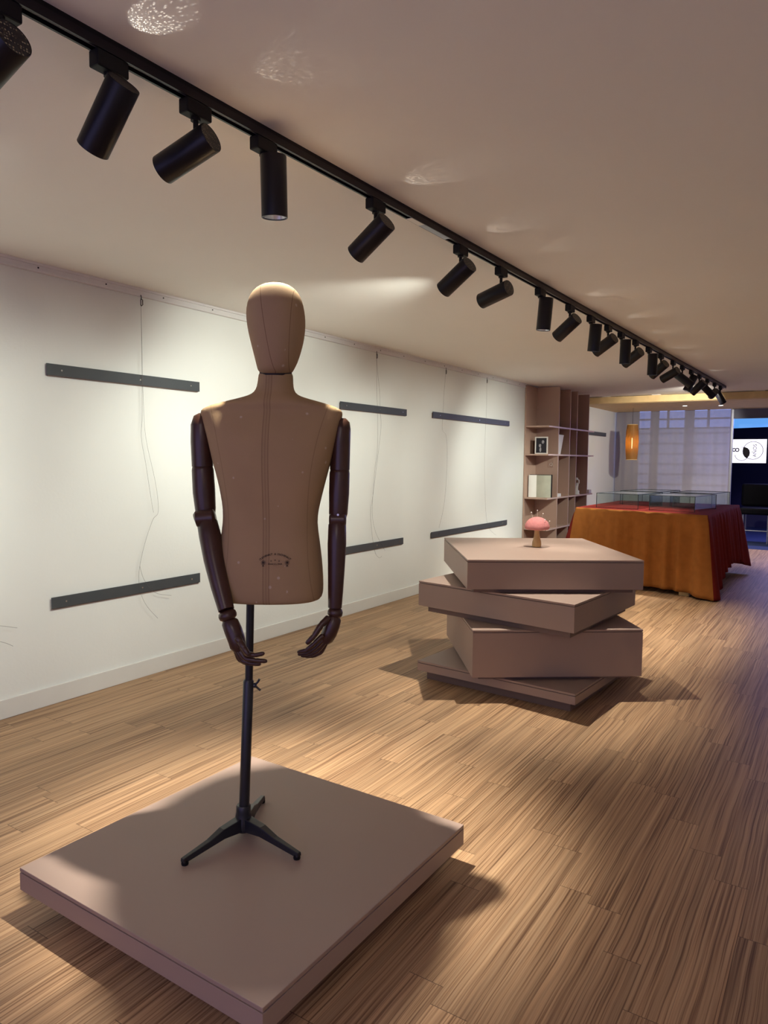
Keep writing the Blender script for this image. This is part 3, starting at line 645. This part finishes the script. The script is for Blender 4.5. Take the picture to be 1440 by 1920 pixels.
def wire(hook_y, strands, label, hook=True):
    y0, z0 = strands[0][0]
    root = empty('hanging_wire', (WX, hook_y, 2.395), label, 'picture wire', 'picture wires hanging from the wall rail')
    for st in strands:
        bm = bmesh.new(); tube(bm, catmull([(0.002*math.sin(k*1.3), y-hook_y, z-2.395) for k, (y, z) in enumerate(st)], 5), 0.0008, 6); obj('strand', bm, M['nylon'], root)
    if hook:
        bm = bmesh.new()
        tube(bm, [(0, 0, 0.002), (0, 0.004, -0.012), (0, 0.0, -0.03), (0, 0.0, -0.062)], 0.0026, 8)
        tube(bm, [(0, 0.004, -0.022), (0, 0.013, -0.026), (0, 0.014, -0.055), (0, 0.004, -0.064), (0, 0, -0.055)], 0.0026, 8)
        obj('hook', bm, M['blackm'], root)
wire(2.938, [[(2.938,2.36),(2.937,2.116),(2.936,1.855),(2.936,1.658),(2.926,1.525),(2.956,1.357),(2.993,1.129),(3.009,1.051)],
  [(2.938,2.36),(2.939,2.116),(2.943,1.79),(2.960,1.526),(3.030,1.242),(3.048,1.059),(3.002,1.004),(2.941,0.865),(2.899,0.717),(2.891,0.623),(2.906,0.535),(2.951,0.451),(3.032,0.363)],
  [(2.899,0.717),(2.915,0.658),(2.937,0.617),(2.994,0.55),(3.053,0.517),(3.144,0.495)]], 'thin kinked wire hanging on the wall left of the mannequin')
wire(5.562, [[(5.562,2.36),(5.572,2.242),(5.616,2.024),(5.632,1.861),(5.648,1.712),(5.61,1.5),(5.559,1.274),(5.521,1.079),(5.491,0.945),(5.492,0.825),(5.527,0.625),(5.57,0.514),(5.639,0.468),(5.681,0.479)],
  [(5.562,2.36),(5.567,2.02),(5.586,1.799),(5.591,1.499),(5.545,1.274),(5.51,0.914),(5.553,0.745),(5.637,0.631),(5.737,0.528)]], 'thin looping wire hanging just right of the mannequin')
wire(6.918, [[(6.918,2.36),(6.878,2.129),(6.866,1.938),(6.862,1.73),(6.949,1.663),(6.975,1.435),(6.949,1.082),(6.9,0.854),(6.814,0.665)]], 'thin bent wire at the left end of the bars beside the bookshelf')
wire(7.965, [[(7.964,2.36),(7.964,2.122),(7.953,1.851),(7.944,1.54),(7.962,1.15),(8.001,0.794),(8.04,0.652),(8.105,0.568),(8.203,0.51),(8.327,0.459)]], 'nearly straight thin wire hanging closest to the bookshelf')
wire(1.55, [[(1.55,2.36),(1.56,1.6),(1.60,0.9),(1.72,0.62),(1.88,0.545),(2.015,0.509),(2.101,0.482)], [(1.55,2.36),(1.57,1.5),(1.58,0.8),(1.70,0.56),(1.87,0.475),(2.013,0.424),(2.075,0.388)]],
     'wire ends curling in from the left edge of the photo')

# ------------------------------------------------------------------ bookshelf
XS = -3.385; Y0, Y1 = 9.25, 11.02; SX = XS-XL
bs = empty('bookshelf', (XL, Y0, 0), 'tall taupe open bookshelf of uneven compartments against the left wall', 'bookshelf')
box('back_panel', (0.004, 0.022, 0.0, Y1-Y0, 0.0, 2.425), M['shelf'], bs)
for y in (9.655, 10.13, 10.44, 11.0): box('divider', (0.022, SX, y-Y0-0.009, y-Y0+0.009, 0.0, 2.425), M['shelf'], bs)
for z in (0.10, 0.47, 0.893, 1.487, 1.868):
    box('shelf_board', (0.020, SX+0.003, 0.0, 11.28-Y0 if z > 0.5 else Y1-Y0, z-0.012, z+0.008), M['shelf'], bs)
M['edge'] = mat('painted edge light', (0.66, 0.49, 0.40), 0.45, noise=(5, 0.04))  # lamp light on the front edges, put into a paler board colour
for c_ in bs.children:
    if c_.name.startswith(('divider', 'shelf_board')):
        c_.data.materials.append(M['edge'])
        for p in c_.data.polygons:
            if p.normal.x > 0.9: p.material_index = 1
# framed photograph
def stand_at(name, x, y, z, rz, label, cat, group=None): return empty(name, (x, y, z), label, cat, group, rz)
pf = stand_at('photo_frame', -3.545, 9.42, 1.496, R(8), 'white framed black and white portrait standing on the bookshelf', 'picture frame')
bm = bmesh.new(); w2_, h2_ = 0.088, 0.235; t_ = 0.016
bx(bm, -w2_, w2_, -0.008, 0.008, 0, t_); bx(bm, -w2_, w2_, -0.008, 0.008, h2_-t_, h2_); bx(bm, -w2_, -w2_+t_, -0.008, 0.008, t_, h2_-t_); bx(bm, w2_-t_, w2_, -0.008, 0.008, t_, h2_-t_)
obj('frame', bm, M['white'], pf, bevel=0.001)
bm = bmesh.new(); bx(bm, -w2_+t_, w2_-t_, -0.004, 0.006, t_, h2_-t_)
obj('print', bm, M['photo'], pf)
# large open book
ob = stand_at('open_book', -3.55, 9.40, 0.902, R(4), 'large open book with pale marbled pages standing upright on the shelf', 'book')
def page(name, x0, x1, ya, yb, h, m):
    bm = bmesh.new(); n = 8; rings = []
    for k in range(n+1):
        t = k/n; x = x0+(x1-x0)*t; y = ya+(yb-ya)*t - 0.012*math.sin(PI*t)
        rings.append([Vector((x, y-0.006, 0)), Vector((x, y+0.006, 0)), Vector((x, y+0.006, h)), Vector((x, y-0.006, h))])
    ring_loft(bm, rings); return smooth_angle(obj(name, bm, m, ob), 40)
mb = mat('marbled page', (0.58, 0.60, 0.48), 0.7, noise=(7, 0.28))
page('page', -0.145, -0.050, -0.03, 0.03, 0.305, M['white'])
page('page', -0.050, 0.160, 0.03, -0.01, 0.305, mb)
box('cover', (-0.150, 0.164, 0.040, 0.046, 0.0, 0.312), M['ink'], ob)
o = box('leaning_book', (-0.022, 0.022, -0.10, 0.10, 0.0, 0.275), M['white'], loc=(-3.462, 9.80, 1.5), rot=(0, R(9), 0)); tag(o, 'white book leaning in the second compartment of the bookshelf', 'book')
o = box('small_book', (-0.004, 0.055, -0.008, 0.008, 0, 0.185), M['brownb'], loc=(-3.700, 9.44, 1.4955), rot=(0, 0, R(35))); tag(o, 'small dark brown book standing left of the portrait frame', 'book')
o = box('white_box', (-0.11, 0.03, -0.07, 0.07, 0, 0.045), M['white'], loc=(-3.415, 9.74, 0.9015), bevel=0.002); tag(o, 'flat white box lying right of the open book', 'box')
o = box('thin_book', (-0.10, 0.10, -0.011, 0.011, 0, 0.30), M['brownb'], loc=(-3.52, 10.19, 0.9015), rot=(0, 0, 0)); tag(o, 'thin dark book standing in the third compartment of the bookshelf', 'book')
o = box('paper_stack', (-0.07, 0.07, -0.06, 0.06, 0, 0.055), M['white'], loc=(-3.46, 11.18, 0.9015), bevel=0.003); tag(o, 'small white block on the shelf end beyond the last upright', 'box')
fg = empty('figurine', (-3.43, 10.62, 0.9015), 'small white seated figurine on a round base in the bookshelf', 'figurine')
bm = bmesh.new(); lathe(bm, [(0.045, 0), (0.05, 0.01), (0.042, 0.03), (0.046, 0.05), (0.040, 0.062)], 24); smooth_angle(obj('base', bm, M['white'], fg))
bm = bmesh.new(); tube(bm, [(0.0, 0, 0.055), (-0.008, 0, 0.08), (0.004, 0, 0.115), (0.014, 0, 0.155), (0.006, 0, 0.175)], [0.03, 0.034, 0.024, 0.020, 0.01], 14)
tube(bm, [(0.014, 0, 0.15), (0.038, 0, 0.175), (0.036, 0, 0.215), (0.008, 0, 0.235)], [0.010, 0.010, 0.009, 0.007], 10)
smooth_angle(obj('body', bm, M['white'], fg), 60)
bm = bmesh.new(); bmesh.ops.create_icosphere(bm, subdivisions=2, radius=0.022, matrix=Matrix.Translation((0.002, 0, 0.235))); obj('head', bm, M['white'], fg, smooth=True)
# pale square emblem drawn on the first upright
em = empty('line_emblem', (-3.485, 9.6425, 1.37), 'small pale square line emblem on the first upright of the bookshelf', 'sign')
bm = bmesh.new()
for a in ((-.04, .04, -.05, -.045), (-.04, .04, .045, .05), (-.04, -.035, -.045, .045), (.035, .04, -.045, .045), (-.03, .028, .022, .026), (.0, .005, -.04, .02)): bx(bm, a[0], a[1], -0.002, 0.002, a[2], a[3])
obj('square_outline', bm, M['shelf'], em)
bm = bmesh.new(); tube(bm, [(0.004+0.02*math.cos(t), -0.001, -0.015+0.02*math.sin(t)) for t in [2*PI*k/20 for k in range(21)]], 0.0018, 6); obj('ring_mark', bm, M['white'], em)

# ------------------------------------------------------------------ table, cloth, vitrines
TR = R(-1); TO = Vector((-1.925, 7.90, 0)); TW, TD, TZ, FLY = 0.745, 2.20, 0.862, 0.34
tb = empty('table', (TO.x, TO.y, 0), 'long pine trestle table hidden under the rust velvet cloth', 'table', None, TR)
bm = bmesh.new(); q_ = [(-TW+0.01, FLY+0.01), (TW-0.01, 0.012), (TW-0.01, TD-0.01), (-TW+0.01, TD-0.01)]
ring_loft(bm, [[Vector((x, y, z)) for x, y in q_] for z in (0.82, 0.855)]); obj('tabletop', bm, M['pine'], tb)
for sx, yy in ((-1, 0.45), (1, 0.10), (-1, TD-0.15), (1, TD-0.15)):
    x = sx*(TW-0.19) - (0.02 if sx > 0 else 0); box('leg', (x-0.05, x+0.05, yy-0.045, yy+0.055, 0, 0.82), M['pine'], tb, bevel=0.003)
# cloth: walk round the perimeter, hang with folds
per = []; N1, N2 = 70, 90
def lerp(a, b, t): return (a[0]+(b[0]-a[0])*t, a[1]+(b[1]-a[1])*t)
cs = [(-TW, FLY), (TW, 0), (TW, TD), (-TW, TD)]
nr = [(-0.22, -0.976), (1, 0), (0, 1), (-1, 0)]
for s in range(4):
    n = N1 if s % 2 == 0 else N2
    for k in range(n): per.append((s, k/n, lerp(cs[s], cs[(s+1) % 4], k/n)))
def hem(s, t):
    if s == 0: return 0.075 - 0.035*t + (0.0 if t < 0.9 else -0.03*(t-0.9)/0.1)
    if s == 1:
        if t < 0.12: return 0.012+0.05*t
        if t < 0.30: return 0.018 + (t-0.12)/0.18*0.17
        if t < 0.80: return 0.188 + 0.05*math.sin((t-0.3)*7)
        return 0.215 - (t-0.8)/0.2*0.14
    if s == 2: return 0.10
    return 0.07
bm = bmesh.new(); Kz = 22; cols = []
for s, t, (x, y) in per:
    col_ = []
    nx, ny = nr[s]; # corner blending of normals
    e = min(t, 1-t); 
    if e < 0.08:
        o2 = nr[(s-1) % 4] if t < 0.5 else nr[(s+1) % 4]; wgt = 0.5*(1-e/0.08); nx = nx*(1-wgt)+o2[0]*wgt; ny = ny*(1-wgt)+o2[1]*wgt
        l = math.hypot(nx, ny); nx /= l; ny /= l
    cf = max(0, 1-e/0.12)
    L_ = {0: 1.49, 2: 1.49, 1: TD, 3: TD}[s]; q = t*L_ + s*1.7
    f1 = math.sin(q*26 + 2.2*math.sin(q*5.3)) ; f2 = math.sin(q*57+2.0)
    hz = hem(s, t)
    for k in range(Kz+1):
        v = k/Kz; z = TZ + (hz-TZ)*v
        out = 0.006 + 0.035*v + (0.021*f1 + 0.008*f2)*(v**0.6)*1.25 + cf*0.085*v + (0.04*v if s in (1, 3) else 0)
        if s == 0: out -= 0.01*v
        if s == 3: out += 0.05*v
        if k == 0: out = 0.0
        if k == 1: out *= 0.6; 
        col_.append(bm.verts.new((x+nx*out, y+ny*out, z if k else TZ+0.001)))
    cols.append(col_)
nC = len(cols)
for i in range(nC):
    a, b = cols[i], cols[(i+1) % nC]
    for k in range(Kz):
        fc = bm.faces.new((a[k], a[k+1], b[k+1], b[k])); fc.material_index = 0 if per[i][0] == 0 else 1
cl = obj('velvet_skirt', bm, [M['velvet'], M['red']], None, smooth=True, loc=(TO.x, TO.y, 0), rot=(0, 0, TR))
cl_top = bmesh.new(); f = cl_top.faces.new([cl_top.verts.new((x, y, TZ+0.001)) for s, t, (x, y) in per]); f.normal_update()
cl_root = empty('tablecloth', (TO.x, TO.y, 0), 'rust velvet cloth with a red top, draped over the table to the floor', 'tablecloth', None, TR)
cl.parent = cl_root; cl.location = (0, 0, 0); cl.rotation_euler = (0, 0, 0)
md = cl.modifiers.new('solid', 'SOLIDIFY'); md.thickness = 0.003; md.offset = -1
red = obj('red_top', cl_top, M['red'], cl_root)
md = red.modifiers.new('solid', 'SOLIDIFY'); md.thickness = 0.004; md.offset = -1
def vitrine(x0, x1, y0, y1, label):
    c = Matrix.Rotation(TR, 3, 'Z') @ Vector(((x0+x1)/2, (y0+y1)/2, 0)) + TO; VR = R(-7)
    root = empty('glass_display_case', (c.x, c.y, TZ+0.002), label, 'display case', 'glass cases on the velvet table', VR)
    hx, hy, h, g = (x1-x0)/2, (y1-y0)/2, 0.168, 0.004
    for nm, d in (('glass_side', (-hx, hx, -hy, -hy+g, 0, h-g)), ('glass_side', (-hx, hx, hy-g, hy, 0, h-g)), ('glass_side', (-hx, -hx+g, -hy+g, hy-g, 0, h-g)), ('glass_side', (hx-g, hx, -hy+g, hy-g, 0, h-g)), ('glass_lid', (-hx, hx, -hy, hy, h-g, h))):
        box(nm, d, M['lid'] if nm == 'glass_lid' else M['glass'], root)
    bm = bmesh.new(); e = 0.0030
    for sx in (-hx, hx):
        for sy in (-hy, hy): bx(bm, sx-e, sx+e, sy-e, sy+e, 0, h)
        bx(bm, sx-e, sx+e, -hy, hy, h-e, h+e)
    for sy in (-hy, hy): bx(bm, -hx, hx, sy-e, sy+e, h-e, h+e); bx(bm, -hx, hx, sy-e*0.6, sy+e*0.6, 0.0, e)
    obj('edge_trim', bm, M['glassedge'], root)
vitrine(-0.500, -0.010, 0.43, 1.22, 'front left glass case on the red table top')
vitrine(0.115, 0.600, 0.36, 1.15, 'front right glass case on the red table top')
vitrine(-0.480, 0.010, 1.33, 2.10, 'rear left glass case on the red table top')
vitrine(0.130, 0.610, 1.30, 2.07, 'rear right glass case on the red table top')

# ------------------------------------------------------------------ pine canopy with downlights
cn = empty('timber_canopy', (XL, 11.62, 2.33), 'pale pine timber canopy hung under the far ceiling', 'canopy')
box('front_beam', (0.0, 5.3, 0.0, 0.07, 0.0, 0.102), M['pine'], cn, bevel=0.004)
box('rear_beam', (0.0, 5.3, 0.62, 0.68, 0.01, 0.10), M['pine'], cn, bevel=0.004)
for k in range(10): box('soffit_board', (0.0, 5.3, 0.085+k*0.205, 0.085+k*0.205+0.20, -0.004, 0.012), M['pine'], cn, bevel=0.002)
for x in (0.35, 1.12, 2.55, 3.5): box('hanger_block', (x, x+0.13, -0.01, 0.08, 0.102, 0.135), M['white'], cn, bevel=0.003)
for k, (x, y, lab) in enumerate(((-2.30, 12.6, 'small round downlight, left of two in the pine canopy'), (-1.78, 12.75, 'small round downlight, right of two in the pine canopy'))):
    r = empty('downlight', (x, y, 2.325), lab, 'downlight', 'downlights in the pine canopy')
    bm = bmesh.new(); lathe(bm, [(0.040, 0.0), (0.044, -0.004), (0.036, -0.004), (0.034, 0.0)], 24); obj('ring', bm, M['rail'], r)
    bm = bmesh.new(); lathe(bm, [(0.033, -0.003), (0.02, -0.0035), (0.001, -0.004)], 24); obj('lens', bm, M['led'], r)
    ld = bpy.data.lights.new('spot_lamp', 'SPOT'); ld.energy = 55; ld.spot_size = R(95); ld.spot_blend = 0.8; ld.shadow_soft_size = 0.03; ld.color = (1.0, 0.92, 0.86)
    lo = bpy.data.objects.new('spot_lamp', ld); COL.objects.link(lo); lo.parent = r; lo.location = (0, 0, -0.02)

# ------------------------------------------------------------------ pendant lamp
pl = empty('pendant_lamp', (-3.15, 12.70, 1.43), 'amber wood veneer cylinder lamp hanging before the sheer curtain', 'pendant lamp')
NS = 26
bm = bmesh.new()
for k in range(NS):
    a = 2*PI*k/NS; hw = PI/NS*0.94
    rings = []
    for z, r in ((0.012, 0.088), (0.15, 0.101), (0.32, 0.106), (0.49, 0.100), (0.605, 0.086)):
        rings.append([Vector((rr*math.cos(a+s*hw), rr*math.sin(a+s*hw), z)) for rr, s in ((r, -1), (r+0.002, 0), (r, 1), (r-0.0015, 0))])
    ring_loft(bm, rings)
smooth_angle(obj('veneer_shade', bm, M['veneer'], pl), 50)
for z, r in ((0.0, 0.088), (0.60, 0.084)):
    bm = bmesh.new(); lathe(bm, [(r, z), (r+0.008, z), (r+0.008, z+0.014), (r, z+0.014)], 40)
    bm.free(); bm = bmesh.new(); tube(bm, [(r*math.cos(t), r*math.sin(t), z+0.007) for t in [2*PI*k/40 for k in range(41)]], 0.006, 8); obj('rim', bm, M['pine'], pl)
bm = bmesh.new(); tube(bm, [(-0.0, 0, 0.37), (0, 0, 0.892)], 0.003, 8); obj('cord', bm, M['blackm'], pl)
bm = bmesh.new(); tube(bm, [(0, 0, 0.20), (0, 0, 0.22), (0, 0, 0.36), (0, 0, 0.38)], [0.008, 0.020, 0.020, 0.010], 14)
obj('bulb', bm, mat('amber bulb', (1, 0.8, 0.5), 0.4, emit=(1.0, 0.60, 0.22), es=14, noise=(5, 0.02)), pl, smooth=True)
ld = bpy.data.lights.new('bulb_light', 'POINT'); ld.energy = 0.8; ld.color = (1, 0.70, 0.36); ld.shadow_soft_size = 0.03
lo = bpy.data.objects.new('bulb_light', ld); COL.objects.link(lo); lo.parent = pl; lo.location = (0, 0, 0.29); 

# ------------------------------------------------------------------ curtain, far window, next room
bm = bmesh.new(); rings = []
n = 160; xa, xb = XL+0.02, -1.735
prev = None
for k in range(n+1):
    t = k/n; x = xa+(xb-xa)*t; y = 13.74 + 0.007*math.sin(x*38)+0.008*math.sin(x*17+1)
    a = bm.verts.new((x, y, 0.03)); b = bm.verts.new((x, y, 2.322))
    if prev: bm.faces.new((prev[0], a, b, prev[1]))
    prev = (a, b)
cu = obj('sheer_curtain', bm, M['sheer'], None, smooth=True); tag(cu, 'grey white sheer curtain across the far end of the room', 'curtain')
md = cu.modifiers.new('solid', 'SOLIDIFY'); md.thickness = 0.0015
struct(box('trim_3', (-1.733, -1.703, 13.70, 13.76, 0, 2.322), M['frameal']))
bm = bmesh.new(); bx(bm, -1.703, XR, 13.70, 13.76, 2.160, 2.185); bx(bm, -1.703, XR, 13.72, 13.74, 2.185, 2.322)
struct(obj('trim_4', bm, mat('frosted transom', (0.10, 0.11, 0.19), 0.4, noise=(3, 0.1))))
def shutter_mat():
    m = mat('dusk lit shutter', (0.05, 0.05, 0.07), 0.6); nt = m.node_tree; b = nt.nodes['Principled BSDF']
    tc = nt.nodes.new('ShaderNodeTexCoord'); sp = nt.nodes.new('ShaderNodeSeparateXYZ'); nt.links.new(tc.outputs['Object'], sp.inputs[0])
    f = nmath(nt, 'FRACT', nmath(nt, 'MULTIPLY', sp.outputs[2], 5.2)); l = nmath(nt, 'GREATER_THAN', f, 0.18)
    nt.links.new(nmath(nt, 'ADD', 0.14, nmath(nt, 'MULTIPLY', l, 0.24)), b.inputs['Emission Strength'])
    b.inputs['Emission Color'].default_value = (0.55, 0.60, 1.0, 1); return m
sm_ = shutter_mat(); bp_ = mat('dusk blue pane', (0.02, 0.03, 0.08), 0.2, emit=(0.30, 0.42, 1.0), es=1.1, noise=(2, 0.05))
for k, (x0, x1) in enumerate(((-3.42, -3.22), (-3.055, -2.61), (-2.433, -1.83))):
    fr = struct(box('window_%d' % (k+2), (x0-0.03, x1+0.03, 14.32, 14.36, 0.0, 2.50), M['wallb']))
    bm = bmesh.new(); bx(bm, x0, x1, 14.30, 14.32, 0.35, 2.02); struct(obj('shutter_panel', bm, sm_, fr))
    bm = bmesh.new(); mid = (x0+x1)/2
    if x1-x0 > 0.3: bx(bm, x0, mid-0.09, 14.30, 14.32, 2.05, 2.19); bx(bm, mid-0.04, x1, 14.30, 14.32, 2.05, 2.19); bx(bm, x0, mid-0.09, 14.30, 14.32, 2.225, 2.46); bx(bm, mid-0.04, x1, 14.30, 14.32, 2.225, 2.46)
    else: bx(bm, x0, x1, 14.30, 14.32, 2.05, 2.19); bx(bm, x0, x1, 14.30, 14.32, 2.225, 2.46)
    struct(obj('window_pane', bm, bp_, fr))
struct(box('wall_far', (XL, -2.06, 14.36, 14.42, 0, 2.6), M['wallb']))
# blue cove
bm = bmesh.new(); rings = []
for k in range(11):
    t = k/10; x = -2.0+3.4*t; zb = 2.045+0.10*t
    rings.append([Vector((x, 15.0, zb)), Vector((x, 15.02, zb)), Vector((x, 15.02, 2.30)), Vector((x, 15.0, 2.30))])
ring_loft(bm, rings); lb = obj('cove_light', bm, M['bluelight']); tag(lb, 'curved blue lit band high in the dark room beyond the curtain', 'light')
area_light('cove_glow', (-0.2, 14.8, 2.2), (R(-20), 0, 0), 2.0, 0.3, 55, (0.42, 0.40, 1.0))
# wall screen (portrait signage turned on its side) with the circles logo
tv = empty('wall_screen', (-1.590, 14.35, 1.610), 'lit white screen with two overlapping circles and sideways lettering in the dark room', 'screen')
box('screen_body', (-0.375, 0.375, 0.004, 0.05, -0.228, 0.228), M['leather'], tv, bevel=0.003)
box('display_panel', (-0.358, 0.358, -0.002, 0.004, -0.212, 0.212), M['screen'], tv)
box('wall_mount', (-0.1, 0.1, 0.05, 0.67, -0.08, 0.08), M['leather'], tv)
lg = bmesh.new()
def circ(cx, cz, r, a0, a1, w): tube(lg, [(cx+r*math.cos(a), -0.003, cz+r*math.sin(a)) for a in [a0+(a1-a0)*k/40 for k in range(41)]], w, 6)
circ(0.145, 0.012, 0.158, 0, 2*PI, 0.0048)
circ(-0.035, -0.055, 0.112, R(185), R(360), 0.0045)
# dark lens between the circles
pts = []
for k in range(17): t = k/16; pts.append((-0.008-0.030*math.sin(PI*t), 0.07-0.20*t))
pts2 = []
for k in range(17): t = k/16; pts2.append((0.045*(1-t)*0+0.048+0.050*math.sin(PI*(0.25+0.6*t))-0.045*abs(t-0.35)*1.4, -0.13+0.20*t))
poly = [(-0.015, 0.068), (0.02, 0.068), (0.055, 0.055), (0.085, 0.02), (0.095, -0.03), (0.088, -0.08), (0.045, -0.128), (0.01, -0.10), (-0.018, -0.05), (-0.024, 0.0)]
a = [lg.verts.new((x, -0.0045, z)) for x, z in poly]; b = [lg.verts.new((x, -0.002, z)) for x, z in poly]
lg.faces.new(a); lg.faces.new(list(reversed(b)))
for i in range(len(poly)): lg.faces.new((a[i], a[(i+1) % len(poly)], b[(i+1) % len(poly)], b[i]))
tube(lg, [(-0.055, -0.003, 0.070), (0.02, -0.003, 0.070)], 0.0025, 6)
obj('circles_logo', lg, M['ink'], tv)
for body, sz, x, z, nm in (('AÑOS', 0.085, 0.175, 0.010, 'lettering'), ('8', 0.17, -0.130, 0.022, 'numeral')):
    me = text_obj(nm, body, sz, M['ink'], extrude=0.001); me.name = nm; me.materials.clear(); me.materials.append(M['ink'])
    o = bpy.data.objects.new(nm, me); COL.objects.link(o); o.parent = tv; o.location = (x, -0.0045, z); o.rotation_euler = (Matrix.Rotation(R(90), 4, 'X') @ Matrix.Rotation(R(90), 4, 'Z')).to_euler()
# black seat in the dark room
ch = empty('waiting_bench', (-1.15, 14.2, 0), 'black upholstered seat on thin metal legs in the dark room', 'bench')
box('backrest', (-0.45, 0.75, 0.12, 0.20, 0.62, 1.03), M['leather'], ch, bevel=0.06)
box('seat', (-0.42, 0.72, -0.35, 0.15, 0.50, 0.62), M['leather'], ch, bevel=0.03)
for x in (-0.36, 0.03, 0.66):
    for y in (-0.3, 0.1):
        bm = bmesh.new(); tube(bm, [(x, y, 0), (x, y, 0.52)], 0.012, 10); obj('leg', bm, M['frameal'], ch)
bm = bmesh.new(); tube(bm, [(-0.36, -0.3, 0.22), (0.66, -0.3, 0.22)], 0.010, 8); obj('stretcher', bm, M['frameal'], ch)
